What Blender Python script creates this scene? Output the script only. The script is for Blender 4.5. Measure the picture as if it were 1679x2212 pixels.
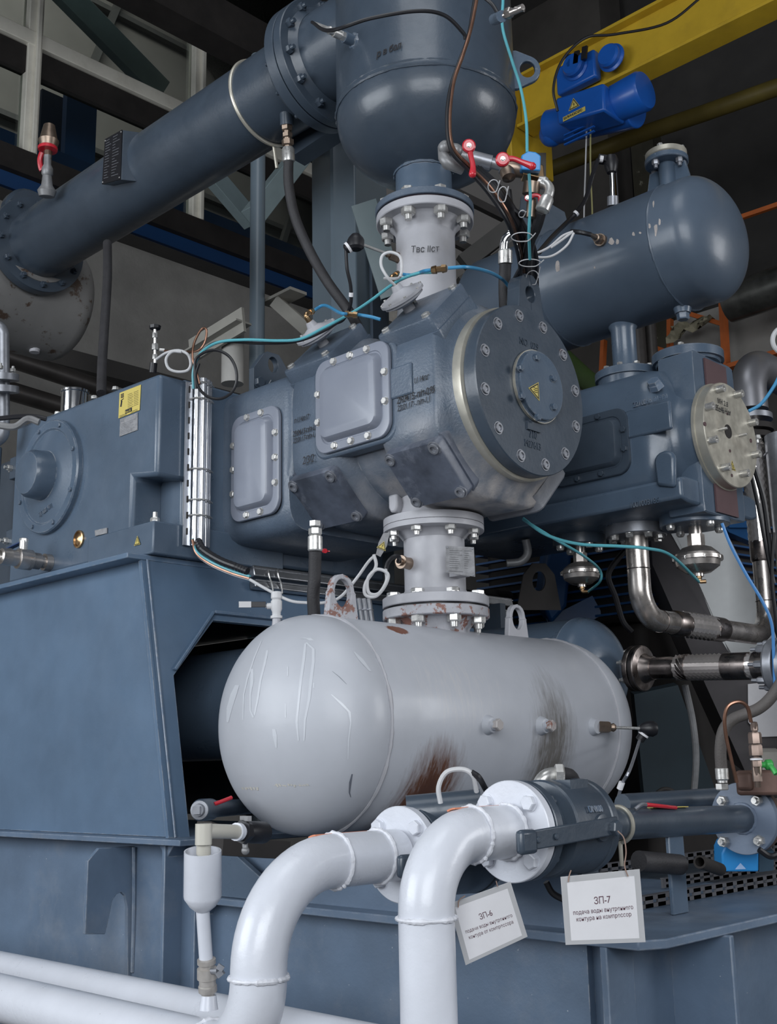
import bpy, bmesh, math, random
from mathutils import Vector, Matrix
from math import pi, sin, cos, radians, sqrt
random.seed(7)
S = bpy.context.scene
COL = S.collection
for _o in list(bpy.data.objects): bpy.data.objects.remove(_o)

# ------------------------------------------------------------------ camera
CX, CY, FPX = 839.5, 1106.0, 2486.0
_y, _p, _r = radians(134.07), radians(12.5), radians(-1.15)
FW = Vector((cos(_y)*cos(_p), sin(_y)*cos(_p), sin(_p)))
_R0 = Vector((sin(_y), -cos(_y), 0)); _U0 = _R0.cross(FW)
RT = _R0*cos(_r) + _U0*sin(_r); UP = -_R0*sin(_r) + _U0*cos(_r)
CAM = Vector((0, 0, 1.5))
cd = bpy.data.cameras.new('camera'); cam = bpy.data.objects.new('camera', cd); COL.objects.link(cam)
cd.sensor_fit = 'VERTICAL'; cd.sensor_height = 36; cd.lens = FPX/2212*36
cd.clip_start = .05; cd.clip_end = 200
M_ = Matrix((RT, UP, -FW)).transposed().to_4x4(); M_.translation = CAM
cam.matrix_world = M_
S.camera = cam

# ------------------------------------------------------------------ exposure, daylight and added fill lights
S.view_settings.view_transform = 'Standard'; S.view_settings.look = 'None'
S.view_settings.gamma = 1; S.view_settings.use_curve_mapping = False
S.view_settings.exposure = 0.0
W = bpy.data.worlds.new('world'); S.world = W; W.use_nodes = True
W.node_tree.nodes['Background'].inputs[0].default_value = (.66, .74, .90, 1)
W.node_tree.nodes['Background'].inputs[1].default_value = .075
def area(name, loc, tgt, sx, sy, power, col=(1, 1, 1)):
    l = bpy.data.lights.new(name, 'AREA'); l.shape = 'RECTANGLE'; l.size = sx; l.size_y = sy
    l.energy = power; l.color = col
    o = bpy.data.objects.new(name, l); COL.objects.link(o); o.location = loc
    o.rotation_euler = (Vector(tgt)-Vector(loc)).to_track_quat('-Z', 'Y').to_euler()
    return o
area('gate_daylight', (3.0, -3.2, 3.7), (-2.8, 3.0, 1.6), 5.4, 3.6, 430, (.92, .96, 1))
area('side_gate_daylight', (-5.4, -4.6, 3.5), (-3.2, 2.6, 1.5), 5.6, 3.6, 400, (.90, .95, 1))
area('far_fill_light', (5.5, 7.6, 3.6), (-2.0, 3.8, 2.4), 3.0, 3.0, 240, (.95, .97, 1))  # added fill that brightens the metal end faces and the duct, source unseen
area('roof_light', (-1.0, 0.6, 8.2), (-2.9, 3.1, 2.0), 3.0, 3.0, 75, (.92, .96, 1))
area('outer_hall_fill', (-12.5, 6, 17), (-17, 8, 9), 6, 3, 560, (1, .97, .93))  # added lamp, unseen, to brighten the wall behind the windows

# ------------------------------------------------------------------ pixel helpers (a photo point at a known plane)
def ray(x, y): return FW + RT*((x-CX)/FPX) - UP*((y-CY)/FPX)
def D(x, y, d): return CAM + ray(x, y)*d
def oX(x, y, v): r = ray(x, y); return CAM + r*((v-CAM.x)/r.x)
def oY(x, y, v): r = ray(x, y); return CAM + r*((v-CAM.y)/r.y)
def oZ(x, y, v): r = ray(x, y); return CAM + r*((v-CAM.z)/r.z)
def oN(x, y, n, p0): r = ray(x, y); return CAM + r*((Vector(p0)-CAM).dot(n)/r.dot(n))
def V(*a): return Vector(a)
AX, AY, AZ = V(1, 0, 0), V(0, 1, 0), V(0, 0, 1)
def frame(a):
    a = Vector(a).normalized()
    h = AZ if abs(a.z) < .9 else AX
    u = h.cross(a).normalized(); return u, a.cross(u).normalized(), a

# ------------------------------------------------------------------ materials
MAT = {}
WEAR = []
def mat(name, col, rough=.45, metal=0., var=.12, vs=6., bump=.0, bs=60., speck=0., spcol=(.5, .5, .5), rust=0., rcol=(.16, .06, .025), coat=0., rv=.0, stretch=None, wear_light=0., wcol=(.36, .37, .39), dirt=0., dcol=(.25, .23, .2)):
    m = bpy.data.materials.new(name); MAT[name] = m; m.use_nodes = True
    nt = m.node_tree; N = nt.nodes; L = nt.links; b = N['Principled BSDF']
    b.inputs['Roughness'].default_value = rough; b.inputs['Metallic'].default_value = metal
    b.inputs['Coat Weight'].default_value = coat; b.inputs['Coat Roughness'].default_value = .15
    tc = N.new('ShaderNodeTexCoord'); src = tc.outputs['Object']
    mp = N.new('ShaderNodeMapping'); L.new(src, mp.inputs[0])
    if stretch: mp.inputs['Scale'].default_value = stretch
    def noise(sc, det=4, ro=.6, off=0):
        n = N.new('ShaderNodeTexNoise'); n.inputs['Scale'].default_value = sc; n.inputs['Detail'].default_value = det
        n.inputs['Roughness'].default_value = ro
        if off:
            k = N.new('ShaderNodeMapping'); L.new(mp.outputs[0], k.inputs[0]); k.inputs['Location'].default_value = (off, off*1.7, -off)
            L.new(k.outputs[0], n.inputs['Vector'])
        else: L.new(mp.outputs[0], n.inputs['Vector'])
        return n
    def ramp(fac, a, c, lo=0., hi=1.):
        r = N.new('ShaderNodeMapRange'); L.new(fac, r.inputs[0]); r.inputs[1].default_value = a; r.inputs[2].default_value = c
        r.inputs[3].default_value = lo; r.inputs[4].default_value = hi; return r.outputs[0]
    def mix(fac, c1, c2):
        x = N.new('ShaderNodeMix'); x.data_type = 'RGBA'; L.new(fac, x.inputs[0])
        for i, c in ((6, c1), (7, c2)):
            if isinstance(c, (tuple, list)): x.inputs[i].default_value = (*c[:3], 1)
            else: L.new(c, x.inputs[i])
        return x.outputs[2]
    n1 = noise(vs)
    cur = mix(ramp(n1.outputs[0], .3, .7), tuple(c*(1-var) for c in col), tuple(min(1, c*(1+var)) for c in col))
    if dirt: cur = mix(ramp(noise(vs*.7, 6, .7, 3.1).outputs[0], .52, .75, 0, dirt), cur, dcol)
    if rust: cur = mix(ramp(noise(vs*1.6, 8, .7, 9.3).outputs[0], .72-rust*.3, .76-rust*.3), cur, rcol)
    if speck: cur = mix(ramp(noise(95, 2, .5, 5.2).outputs[0], .80-speck*.12, .83-speck*.12), cur, spcol)
    if wear_light:      # paint rubbed through on the edges, also painting in edge highlights
        bv = N.new('ShaderNodeBevel'); bv.samples = 4; bv.inputs['Radius'].default_value = .006
        ge = N.new('ShaderNodeNewGeometry'); dt = N.new('ShaderNodeVectorMath'); dt.operation = 'DOT_PRODUCT'
        L.new(bv.outputs[0], dt.inputs[0]); L.new(ge.outputs['Normal'], dt.inputs[1])
        e = ramp(dt.outputs['Value'], .985, .90); n9 = ramp(noise(22, 5, .7, 1.3).outputs[0], .42, .60, 0, wear_light)
        mm = N.new('ShaderNodeMath'); mm.operation = 'MULTIPLY'; L.new(e, mm.inputs[0]); L.new(n9, mm.inputs[1])
        cur = mix(mm.outputs[0], cur, wcol)
    L.new(cur, b.inputs['Base Color'])
    if rv: L.new(ramp(noise(vs*2, 5, .6, 7.7).outputs[0], .3, .7, max(.02, rough-rv), min(1, rough+rv)), b.inputs['Roughness'])
    if bump:
        bn = N.new('ShaderNodeBump'); bn.inputs['Strength'].default_value = bump; bn.inputs['Distance'].default_value = .004
        L.new(noise(bs, 3).outputs[0], bn.inputs['Height']); L.new(bn.outputs[0], b.inputs['Normal'])
    m['cur'] = 0
    return m
PED = mat('pedestal_enamel', (.100, .158, .240), .36, var=.10, vs=4, bump=.08, bs=80, speck=.08, spcol=(.32, .36, .42), rv=.08, coat=.12, wear_light=.8)
PB = mat('blue_grey_enamel', (.082, .118, .168), .32, var=.10, vs=5, bump=.10, bs=90, speck=.08, spcol=(.32, .36, .42), rv=.08, coat=.15, wear_light=.75)
PBD = mat('darker_blue_enamel', (.050, .068, .093), .37, var=.12, vs=5, bump=.12, bs=70, rv=.08, coat=.25)
PBW = mat('worn_blue_enamel', (.115, .165, .240), .45, var=.14, vs=4, bump=.15, bs=60, speck=.25, spcol=(.42, .45, .5), rv=.1, dirt=.35, dcol=(.30, .31, .33), wear_light=1.)
CAST = mat('cast_blue_enamel', (.088, .118, .162), .38, var=.14, vs=5, bump=.35, bs=110, rv=.1, dirt=.35, dcol=(.25, .27, .30), coat=.1)
CASTG = mat('dusty_cast_enamel', (.19, .20, .225), .5, var=.2, vs=7, bump=.3, bs=90, rv=.1, dirt=.6, dcol=(.40, .38, .36))
COVER = mat('grey_cover_enamel', (.225, .245, .30), .33, var=.05, vs=4, bump=.05, rv=.05, coat=.2)
GREYP = mat('pale_grey_primer', (.43, .43, .46), .45, var=.10, vs=6, bump=.12, bs=60, rv=.08, dirt=.35, dcol=(.30, .28, .27))
GREYR = mat('rusting_grey_primer', (.40, .40, .43), .55, var=.12, vs=14, bump=.3, bs=60, rust=.62, rcol=(.23, .11, .085))
WHITE = mat('white_pipe_paint', (.65, .67, .73), .33, var=.05, vs=5, bump=.22, bs=45, speck=.22, spcol=(.35, .35, .36), rv=.08, coat=.2, dirt=.12, dcol=(.5, .49, .48))
WHITED = mat('white_pipe_weld', (.68, .69, .74), .45, var=.12, vs=30, bump=.8, bs=60)
STEEL = mat('zinc_bolt_steel', (.60, .59, .57), .32, .7, var=.12, vs=30, bump=.05, rv=.1)
STEELG = mat('dull_grey_steel', (.30, .31, .34), .4, .6, var=.15, vs=30)
STAIN = mat('stainless_pipe_steel', (.50, .46, .43), .30, .85, var=.22, vs=9, bump=.06, bs=40, rv=.12)
STAIND = mat('heat_stained_steel', (.27, .235, .22), .33, 1., var=.35, vs=10, bump=.08, bs=40, rv=.12)
GALV = mat('bright_galvanised_sheet', (.70, .71, .74), .24, .85, var=.03, vs=3)
BRASSY = mat('bare_machined_steel', (.58, .55, .47), .36, .6, var=.12, vs=10, bump=.05, rv=.08, dirt=.25, dcol=(.42, .33, .24))
BRASS = mat('brass_fitting', (.50, .33, .18), .3, 1., var=.15, vs=20)
BRONZE = mat('dull_bronze', (.30, .23, .18), .4, .9, var=.2, vs=20)
RUBBER = mat('black_rubber_hose', (.028, .027, .030), .62, var=.2, vs=20, bump=.3, bs=200)
BLACK = mat('black_plastic', (.012, .012, .015), .42, var=.1)
CABW = mat('white_cable_sheath', (.55, .55, .56), .5, var=.06)
CABB = mat('blue_air_tube', (.05, .26, .48), .35, var=.06)
CABT = mat('teal_air_tube', (.10, .38, .44), .35, var=.08)
DUSTY = mat('dusty_grey_steel', (.30, .29, .26), .6, var=.12, vs=4)
COPPER = mat('copper_tube', (.30, .165, .115), .35, .9, var=.2, vs=30)
RED = mat('red_plastic', (.55, .02, .035), .32, var=.05, coat=.3)
CYAN = mat('blue_plastic', (.03, .26, .62), .38, var=.05)
GREEN = mat('green_plastic', (.05, .38, .08), .35, var=.05)
YEL = mat('yellow_label', (.62, .50, .13), .45, var=.03)
YELB = mat('yellow_crane_paint', (.55, .36, .025), .5, var=.12, vs=3, bump=.1, bs=40, dirt=.25, dcol=(.2, .14, .04))
HOIST = mat('blue_hoist_paint', (.010, .10, .44), .38, var=.08, vs=4, coat=.2)
MOTOR = mat('blue_motor_paint', (.012, .075, .22), .38, var=.1)
INK = mat('black_ink', (.012, .012, .016), .6, var=.02)
PAPER = mat('white_paper', (.78, .77, .79), .5, var=.03, vs=14, bump=.25, bs=14)
LAMI = mat('laminate_border', (.50, .50, .51), .25, var=.03)
PLATE = mat('etched_metal_plate', (.27, .27, .28), .5, .1, var=.25, vs=45)
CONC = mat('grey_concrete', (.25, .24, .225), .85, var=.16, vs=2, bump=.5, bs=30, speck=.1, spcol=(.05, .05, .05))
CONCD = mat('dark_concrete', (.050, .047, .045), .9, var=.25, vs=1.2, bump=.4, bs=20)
HALLW = mat('hall_panel_grey', (.16, .152, .145), .8, var=.12, vs=1)
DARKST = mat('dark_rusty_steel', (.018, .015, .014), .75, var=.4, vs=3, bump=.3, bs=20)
BLKPIPE = mat('old_dark_pipe', (.05, .045, .043), .45, .3, var=.3, vs=4, rust=.25, rcol=(.12, .05, .03))
FRAMEW = mat('cream_window_frame', (.80, .77, .68), .6, var=.08, vs=3, dirt=.3, dcol=(.3, .26, .18))
TEAL = mat('grey_green_steel', (.20, .26, .275), .45, var=.12, vs=3)
COLM = mat('column_paint', (.115, .150, .180), .38, var=.07, vs=3, coat=.15)
BLUEB = mat('blue_building_sheet', (.008, .045, .14), .55, var=.12, vs=1)
ORANGE = mat('orange_frame_paint', (.42, .10, .02), .55, var=.15, vs=5)
GREENP = mat('green_old_pipe', (.04, .07, .02), .5, var=.2)
MUDY = mat('dark_yellow_pipe_paint', (.10, .075, .014), .55, var=.3, vs=2)
RED2 = mat('red_oxide_paint', (.10, .055, .06), .5, var=.15)
RAG = mat('khaki_rag', (.22, .20, .14), .9, var=.2, vs=20)
BRAIDM = mat('braided_wire', (.74, .70, .68), .25, .7, var=.1, vs=40)
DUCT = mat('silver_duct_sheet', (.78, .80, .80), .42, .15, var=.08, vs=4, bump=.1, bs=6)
CHROME = mat('polished_tin', (.8, .8, .8), .1, 1., var=.05)
GLASSM = bpy.data.materials.new('window_glass'); GLASSM.use_nodes = True
_n = GLASSM.node_tree; _n.nodes.clear()
_o = _n.nodes.new('ShaderNodeOutputMaterial'); _t = _n.nodes.new('ShaderNodeBsdfTransparent'); _g = _n.nodes.new('ShaderNodeBsdfGlossy')
_m = _n.nodes.new('ShaderNodeMixShader'); _f = _n.nodes.new('ShaderNodeFresnel'); _f.inputs[0].default_value = 1.35
_t.inputs[0].default_value = (.82, .86, .84, 1); _g.inputs['Roughness'].default_value = .08
_n.links.new(_f.outputs[0], _m.inputs[0]); _n.links.new(_t.outputs[0], _m.inputs[1]); _n.links.new(_g.outputs[0], _m.inputs[2]); _n.links.new(_m.outputs[0], _o.inputs[0])

# tank paint: pale grey with rust patches, a grime band and a darker bottom that sit at fixed places of the shell
def tank_paint():
    m = mat('receiver_paint', (.45, .465, .505), .42, var=.07, vs=3, bump=.10, bs=30, rv=.08, coat=.08)
    nt = m.node_tree; N = nt.nodes; L = nt.links; b = N['Principled BSDF']
    cur = b.inputs['Base Color'].links[0].from_socket
    tc = N.new('ShaderNodeTexCoord'); sep = N.new('ShaderNodeSeparateXYZ'); L.new(tc.outputs['Object'], sep.inputs[0])
    mp = N.new('ShaderNodeMapping'); mp.inputs['Scale'].default_value = (2, 9, 1.6); L.new(tc.outputs['Object'], mp.inputs[0])
    st = N.new('ShaderNodeTexNoise'); st.inputs['Scale'].default_value = 7; st.inputs['Detail'].default_value = 8; st.inputs['Roughness'].default_value = .7
    L.new(mp.outputs[0], st.inputs['Vector'])
    def math_(op, a, c=None):
        n = N.new('ShaderNodeMath'); n.operation = op
        for i, q in enumerate((a, c)):
            if q is None: continue
            if isinstance(q, (int, float)): n.inputs[i].default_value = q
            else: L.new(q, n.inputs[i])
        return n.outputs[0]
    def gauss(axis, c, s):
        d = math_('DIVIDE', math_('SUBTRACT', sep.outputs[axis], c), s)
        return math_('POWER', 2.718, math_('MULTIPLY', math_('MULTIPLY', d, d), -1))
    def blotch(cur, fac, col, lo=.32, hi=.42):
        f = math_('MULTIPLY', fac, st.outputs[0])
        r = N.new('ShaderNodeMapRange'); L.new(f, r.inputs[0]); r.inputs[1].default_value = lo; r.inputs[2].default_value = hi
        x = N.new('ShaderNodeMix'); x.data_type = 'RGBA'; L.new(r.outputs[0], x.inputs[0]); L.new(cur, x.inputs[6]); x.inputs[7].default_value = (*col, 1)
        return x.outputs[2]
    # object origin: tank axis at first seam; X across, Y along, Z up
    cur = blotch(cur, math_('MULTIPLY', gauss(1, .80, .13), gauss(2, -.12, .28)), (.15, .14, .13), .13, .46)
    cur = blotch(cur, math_('MULTIPLY', gauss(1, .23, .14), gauss(2, -.25, .19)), (.125, .055, .032), .13, .38)
    cur = blotch(cur, math_('MULTIPLY', gauss(1, .22, .06), gauss(2, -.24, .13)), (.085, .036, .022), .20, .42)
    top = math_('MULTIPLY', math_('MULTIPLY', gauss(1, .215, .05), gauss(0, .165, .035)), gauss(2, .295, .035))
    cur = blotch(cur, top, (.17, .055, .025), .20, .26)
    cur = blotch(cur, math_('MULTIPLY', gauss(2, -.36, .06), 1.0), (.17, .14, .13), .40, .62)  # mottled darker tone towards the bottom of the shell
    wear_light = math_('MULTIPLY', gauss(1, .30, .5), gauss(2, .1, .3))
    cur = blotch(cur, wear_light, (.50, .50, .52), .45, .65)
    L.new(cur, b.inputs['Base Color'])
    return m
TANKP = tank_paint()

# casting enamel with pale overspray and dust worn into the lower front of the big cylinder
def worn_cast():
    m = mat('worn_casting', (.088, .118, .162), .40, var=.14, vs=5, bump=.35, bs=110, rv=.1, dirt=.3, dcol=(.25, .27, .30), coat=.1, wear_light=.8)
    nt = m.node_tree; N = nt.nodes; L = nt.links; b = N['Principled BSDF']; cur = b.inputs['Base Color'].links[0].from_socket
    tc = N.new('ShaderNodeTexCoord'); sp = N.new('ShaderNodeSeparateXYZ'); L.new(tc.outputs['Object'], sp.inputs[0])
    def rng(s_, a, c):
        r = N.new('ShaderNodeMapRange'); L.new(s_, r.inputs[0]); r.inputs[1].default_value = a; r.inputs[2].default_value = c; return r.outputs[0]
    def mul(a, c):
        r = N.new('ShaderNodeMath'); r.operation = 'MULTIPLY'; L.new(a, r.inputs[0]); L.new(c, r.inputs[1]); return r.outputs[0]
    n = N.new('ShaderNodeTexNoise'); n.inputs['Scale'].default_value = 9; n.inputs['Detail'].default_value = 6; L.new(tc.outputs['Object'], n.inputs[0])
    f = mul(mul(rng(sp.outputs[2], 2.66, 2.42), rng(sp.outputs[0], -3.0, -2.7)), rng(n.outputs[0], .30, .62))
    x = N.new('ShaderNodeMix'); x.data_type = 'RGBA'; L.new(f, x.inputs[0]); L.new(cur, x.inputs[6]); x.inputs[7].default_value = (.40, .375, .365, 1)
    f2 = mul(mul(rng(sp.outputs[2], 2.95, 3.04), rng(sp.outputs[0], -3.0, -2.8)), rng(n.outputs[0], .35, .65))
    y = N.new('ShaderNodeMix'); y.data_type = 'RGBA'; L.new(f2, y.inputs[0]); L.new(x.outputs[2], y.inputs[6]); y.inputs[7].default_value = (.27, .28, .30, 1)
    L.new(y.outputs[2], b.inputs['Base Color']); return m
WORNC = worn_cast()

# ------------------------------------------------------------------ mesh builder
class G:
    def __init__(s, origin=(0, 0, 0)):
        s.bm = bmesh.new(); s.mi = 0; s.o = Vector(origin)
    def quad(s, vs):
        try: f = s.bm.faces.new(vs); f.material_index = s.mi; return f
        except ValueError: return None
    def rings(s, R, cap0=True, cap1=True, closed=False):
        vs = [[s.bm.verts.new(Vector(p)-s.o) for p in r] for r in R]
        n = len(vs[0]); m = len(vs)
        for i in range(m if closed else m-1):
            a, b = vs[i], vs[(i+1) % m]
            for j in range(n): s.quad((a[j], a[(j+1) % n], b[(j+1) % n], b[j]))
        if not closed:
            if cap0: s.quad(vs[0][::-1])
            if cap1: s.quad(vs[-1])
        return s
    def circ(s, c, u, v, r, n, ph=0):
        return [Vector(c)+u*(r*cos(2*pi*k/n+ph))+v*(r*sin(2*pi*k/n+ph)) for k in range(n)]
    def cyl(s, p0, p1, r0, r1=None, n=28, caps=True, ph=0):
        p0, p1 = Vector(p0), Vector(p1); r1 = r0 if r1 is None else r1
        u, v, a = frame(p1-p0)
        return s.rings([s.circ(p0, u, v, r0, n, ph), s.circ(p1, u, v, r1, n, ph)], caps, caps)
    def lathe(s, o, ax, prof, n=40, cap0=True, cap1=True):
        u, v, a = frame(ax); o = Vector(o)
        return s.rings([s.circ(o+a*h, u, v, max(r, 1e-5), n) for h, r in prof], cap0, cap1)
    def tube(s, pts, r, n=10, smooth=True, closed=False, rr=None, mod=None):
        pts = [Vector(p) for p in pts]
        P = catmull(pts) if smooth and len(pts) > 2 else pts
        R = []; t0 = (P[1]-P[0]).normalized(); u, v, _ = frame(t0)
        for i, p in enumerate(P):
            t = (P[min(i+1, len(P)-1)]-P[max(i-1, 0)])
            t = t.normalized() if t.length > 1e-9 else t0
            u = (u-t*u.dot(t)).normalized(); v = t.cross(u)
            q = r if rr is None else rr(i/(len(P)-1))
            if mod: R.append([p+(u*cos(2*pi*k/n)+v*sin(2*pi*k/n))*(q+mod(i, k)) for k in range(n)])
            else: R.append(s.circ(p, u, v, q, n))
        return s.rings(R)
    def torus(s, c, ax, R, r, n=48, m=8, jit=0):
        u, v, a = frame(ax); c = Vector(c); L = []
        for i in range(n):
            t = 2*pi*i/n; d = u*cos(t)+v*sin(t); q = r*(1+jit*random.uniform(-1, 1))
            L.append([c+d*(R+q*cos(2*pi*k/m))+a*(q*sin(2*pi*k/m)) for k in range(m)])
        return s.rings(L, closed=True)
    def box(s, c, sz, u=AX, v=AY, w=AZ):
        c = Vector(c); u, v, w = (Vector(q).normalized() for q in (u, v, w))
        a, b, d = (q/2 for q in sz)
        L = [[c+u*i*a+v*j*b+w*k*d for i, j in ((-1, -1), (1, -1), (1, 1), (-1, 1))] for k in (-1, 1)]
        return s.rings(L)
    def bar(s, p0, p1, w, h, up=AZ):
        p0, p1 = Vector(p0), Vector(p1); a = (p1-p0); l = a.length; a.normalize()
        side = a.cross(Vector(up)).normalized(); u2 = side.cross(a)
        return s.box((p0+p1)/2, (l, w, h), a, side, u2)
    def prism(s, poly, vec):
        poly = [Vector(p) for p in poly]; vec = Vector(vec)
        return s.rings([poly, [p+vec for p in poly]])
    def sph(s, c, r, n=16, m=10, ax=AZ, sq=1.):
        return s.lathe(Vector(c), ax, [(-r*sq*cos(pi*i/m), r*sin(pi*i/m)) for i in range(m+1)], n)
    def hexa(s, p, ax, r, h):
        p = Vector(p); a = Vector(ax).normalized()
        u, v, a = frame(a); ph = random.uniform(0, 1)
        return s.rings([s.circ(p+a*z, u, v, q, 6, ph) for z, q in ((0, r), (h*.82, r), (h, r*.86))])
    def ringplate(s, c, ax, R0, R1, h, n=48):
        u, v, a = frame(ax); c = Vector(c); 
        return s.rings([s.circ(c, u, v, R0, n), s.circ(c, u, v, R1, n), s.circ(c+a*h, u, v, R1, n), s.circ(c+a*h, u, v, R0, n)], closed=True)
    def plate_hole(s, outline, hc, hr, o, u, v, w, t, n=56):
        """flat plate in the u-v plane at o, hole radii hr=(ru,rv) at hc, thickness t along w"""
        o, u, v, w = Vector(o), Vector(u), Vector(v), Vector(w)
        angs = sorted([2*pi*k/n for k in range(n)]+[math.atan2(b-hc[1], a-hc[0]) % (2*pi) for a, b in outline])
        inn, out = [], []
        for t_ in angs:
            d = (cos(t_), sin(t_)); best = 0
            for i in range(len(outline)):
                (x1, y1), (x2, y2) = outline[i], outline[(i+1) % len(outline)]
                ex, ey = x2-x1, y2-y1; den = d[0]*ey-d[1]*ex
                if abs(den) < 1e-12: continue
                k = ((x1-hc[0])*ey-(y1-hc[1])*ex)/den; q = ((x1-hc[0])*d[1]-(y1-hc[1])*d[0])/den
                if k > 0 and -1e-6 <= q <= 1+1e-6: best = max(best, k)
            out.append(o+u*(hc[0]+d[0]*best)+v*(hc[1]+d[1]*best))
            inn.append(o+u*(hc[0]+d[0]*hr[0])+v*(hc[1]+d[1]*hr[1]))
        return s.rings([inn, out, [p+w*t for p in out], [p+w*t for p in inn]], closed=True)
    def build(s, name, mats, parent=None, bevel=0, ang=32, label=None, subsurf=0):
        if parent is None and s.o.length < 1e-9 and len(s.bm.verts):
            lo = Vector([min(v.co[i] for v in s.bm.verts) for i in range(3)]); hi = Vector([max(v.co[i] for v in s.bm.verts) for i in range(3)])
            s.o = V((lo.x+hi.x)/2, (lo.y+hi.y)/2, lo.z)
            for v in s.bm.verts: v.co -= s.o
        bmesh.ops.recalc_face_normals(s.bm, faces=s.bm.faces)
        me = bpy.data.meshes.new(name); s.bm.to_mesh(me); s.bm.free()
        for m in (mats if isinstance(mats, (list, tuple)) else [mats]): me.materials.append(m)
        for p in me.polygons: p.use_smooth = True
        me.set_sharp_from_angle(angle=radians(ang))
        o = bpy.data.objects.new(name, me); COL.objects.link(o); o.location = s.o
        if parent is not None:
            o.parent = parent; o.location = s.o - world_of(parent)
        if bevel:
            b = o.modifiers.new('bevel', 'BEVEL'); b.width = bevel; b.segments = 2; b.limit_method = 'ANGLE'; b.angle_limit = radians(40); b.harden_normals = False
        if label: o['label'] = label
        return o
def world_of(o):
    p = Vector((0, 0, 0))
    while o is not None: p += o.location; o = o.parent
    return p
def catmull(P, n=8):
    out = []
    for i in range(len(P)-1):
        a = P[i-1] if i else P[0]*2-P[1]; b, c = P[i], P[i+1]; d = P[i+2] if i+2 < len(P) else P[-1]*2-P[-2]
        for k in range(n):
            t = k/n
            out.append(.5*((2*b)+(c-a)*t+(2*a-5*b+4*c-d)*t*t+(3*b-a-3*c+d)*t**3))
    out.append(P[-1]); return out
def bend(P, r, n=7):
    """polyline with rounded corners of radius r"""
    P = [Vector(p) for p in P]; out = [P[0]]
    for i in range(1, len(P)-1):
        a = (P[i-1]-P[i]).normalized(); b = (P[i+1]-P[i]).normalized()
        th = a.angle(b)/2; rr = r[i-1] if isinstance(r, (list, tuple)) else r
        d = rr/math.tan(th); d = min(d, (P[i-1]-P[i]).length*.98, (P[i+1]-P[i]).length*.98); rr = d*math.tan(th)
        c = P[i]+(a+b).normalized()*(rr/sin(th)); s_ = P[i]+a*d-c; e = P[i]+b*d-c
        om = s_.angle(e)
        for k in range(n+1):
            t = k/n; out.append(c+(s_*sin((1-t)*om)+e*sin(t*om))/sin(om))
    out.append(P[-1]); return out
def thing(name, loc, label, cat, group=None):
    o = bpy.data.objects.new(name, None); COL.objects.link(o); o.location = Vector(loc); o.empty_display_size = .1
    o['label'] = label; o['category'] = cat
    if group: o['group'] = group
    return o
def tag(o, label, cat, group=None, kind=None):
    if label: o['label'] = label
    if cat: o['category'] = cat
    if group: o['group'] = group
    if kind: o['kind'] = kind
    return o
def struct(o): o['kind'] = 'structure'; return o

# shared bolt meshes, one object per bolt
BOLTS = {}
def bolt_mesh(kind, r, h, m):
    key = (kind, round(r, 4), round(h, 4), m.name)
    if key in BOLTS: return BOLTS[key]
    g = G(); 
    if kind == 'hex': g.cyl((0, 0, 0), (0, 0, h*.12), r*1.12, n=20); g.hexa((0, 0, h*.12), AZ, r, h*.8)
    elif kind == 'nut':
        g.hexa((0, 0, 0), AZ, r, h); g.cyl((0, 0, h), (0, 0, h*1.75), r*.55, r*.5, n=14)
    elif kind == 'cap':      # socket head in a counterbore
        g.ringplate((0, 0, 0), AZ, r*.62, r, h, 20); g.cyl((0, 0, 0), (0, 0, h*.45), r*.66, n=6)
        g.ringplate((0, 0, 0), AZ, r*1.12, r*1.34, h*.25, 24)
    elif kind == 'tall':     # proud socket head
        g.ringplate((0, 0, 0), AZ, r*.55, r, h, 20); g.cyl((0, 0, 0), (0, 0, h*.8), r*.6, n=6)
    elif kind == 'round': g.lathe((0, 0, 0), AZ, [(0, r), (h*.6, r), (h, r*.7), (h*1.02, 0)], 18)
    o = g.build('bolt', m); me = o.data; bpy.data.objects.remove(o); BOLTS[key] = me; return me
def bolt(parent, p, ax, kind='hex', r=.015, h=.014, m=None, name='bolt'):
    o = bpy.data.objects.new(name, bolt_mesh(kind, r, h, m or STEEL)); COL.objects.link(o)
    u, v, a = frame(ax); o.parent = parent
    Mx = Matrix((u, v, a)).transposed().to_4x4() @ Matrix.Rotation(random.uniform(0, 1), 4, 'Z')
    Mx.translation = Vector(p)-world_of(parent); o.matrix_local = Mx
    return o
def bolt_circle(parent, c, ax, R, n, ph=0, **k):
    u, v, a = frame(ax)
    return [bolt(parent, Vector(c)+(u*cos(2*pi*i/n+ph)+v*sin(2*pi*i/n+ph))*R, ax, **k) for i in range(n)]
def write(text, o, u, v, size, m, parent=None, name='lettering', depth=.0004, align='LEFT', shear=0, space=1., bold=0, sx=.82):
    c = bpy.data.curves.new('txt', 'FONT'); c.body = text; c.size = size; c.extrude = depth; c.align_x = align; c.shear = shear; c.space_character = space
    c.offset = bold
    t = bpy.data.objects.new('txt', c); COL.objects.link(t)
    bpy.context.view_layer.update(); dg = bpy.context.evaluated_depsgraph_get()
    me = bpy.data.meshes.new_from_object(t.evaluated_get(dg)); bpy.data.objects.remove(t)
    for q in me.vertices: q.co.x *= sx
    me.materials.clear(); me.materials.append(m)
    ob = bpy.data.objects.new(name, me); COL.objects.link(ob)
    u = Vector(u).normalized(); v = (Vector(v)-u*Vector(v).dot(u)).normalized(); w = u.cross(v)
    Mx = Matrix((u, v, w)).transposed().to_4x4(); 
    pw = world_of(parent) if parent is not None else Vector((0, 0, 0))
    if parent is not None: ob.parent = parent
    Mx.translation = Vector(o)-pw; ob.matrix_local = Mx
    return ob
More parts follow.
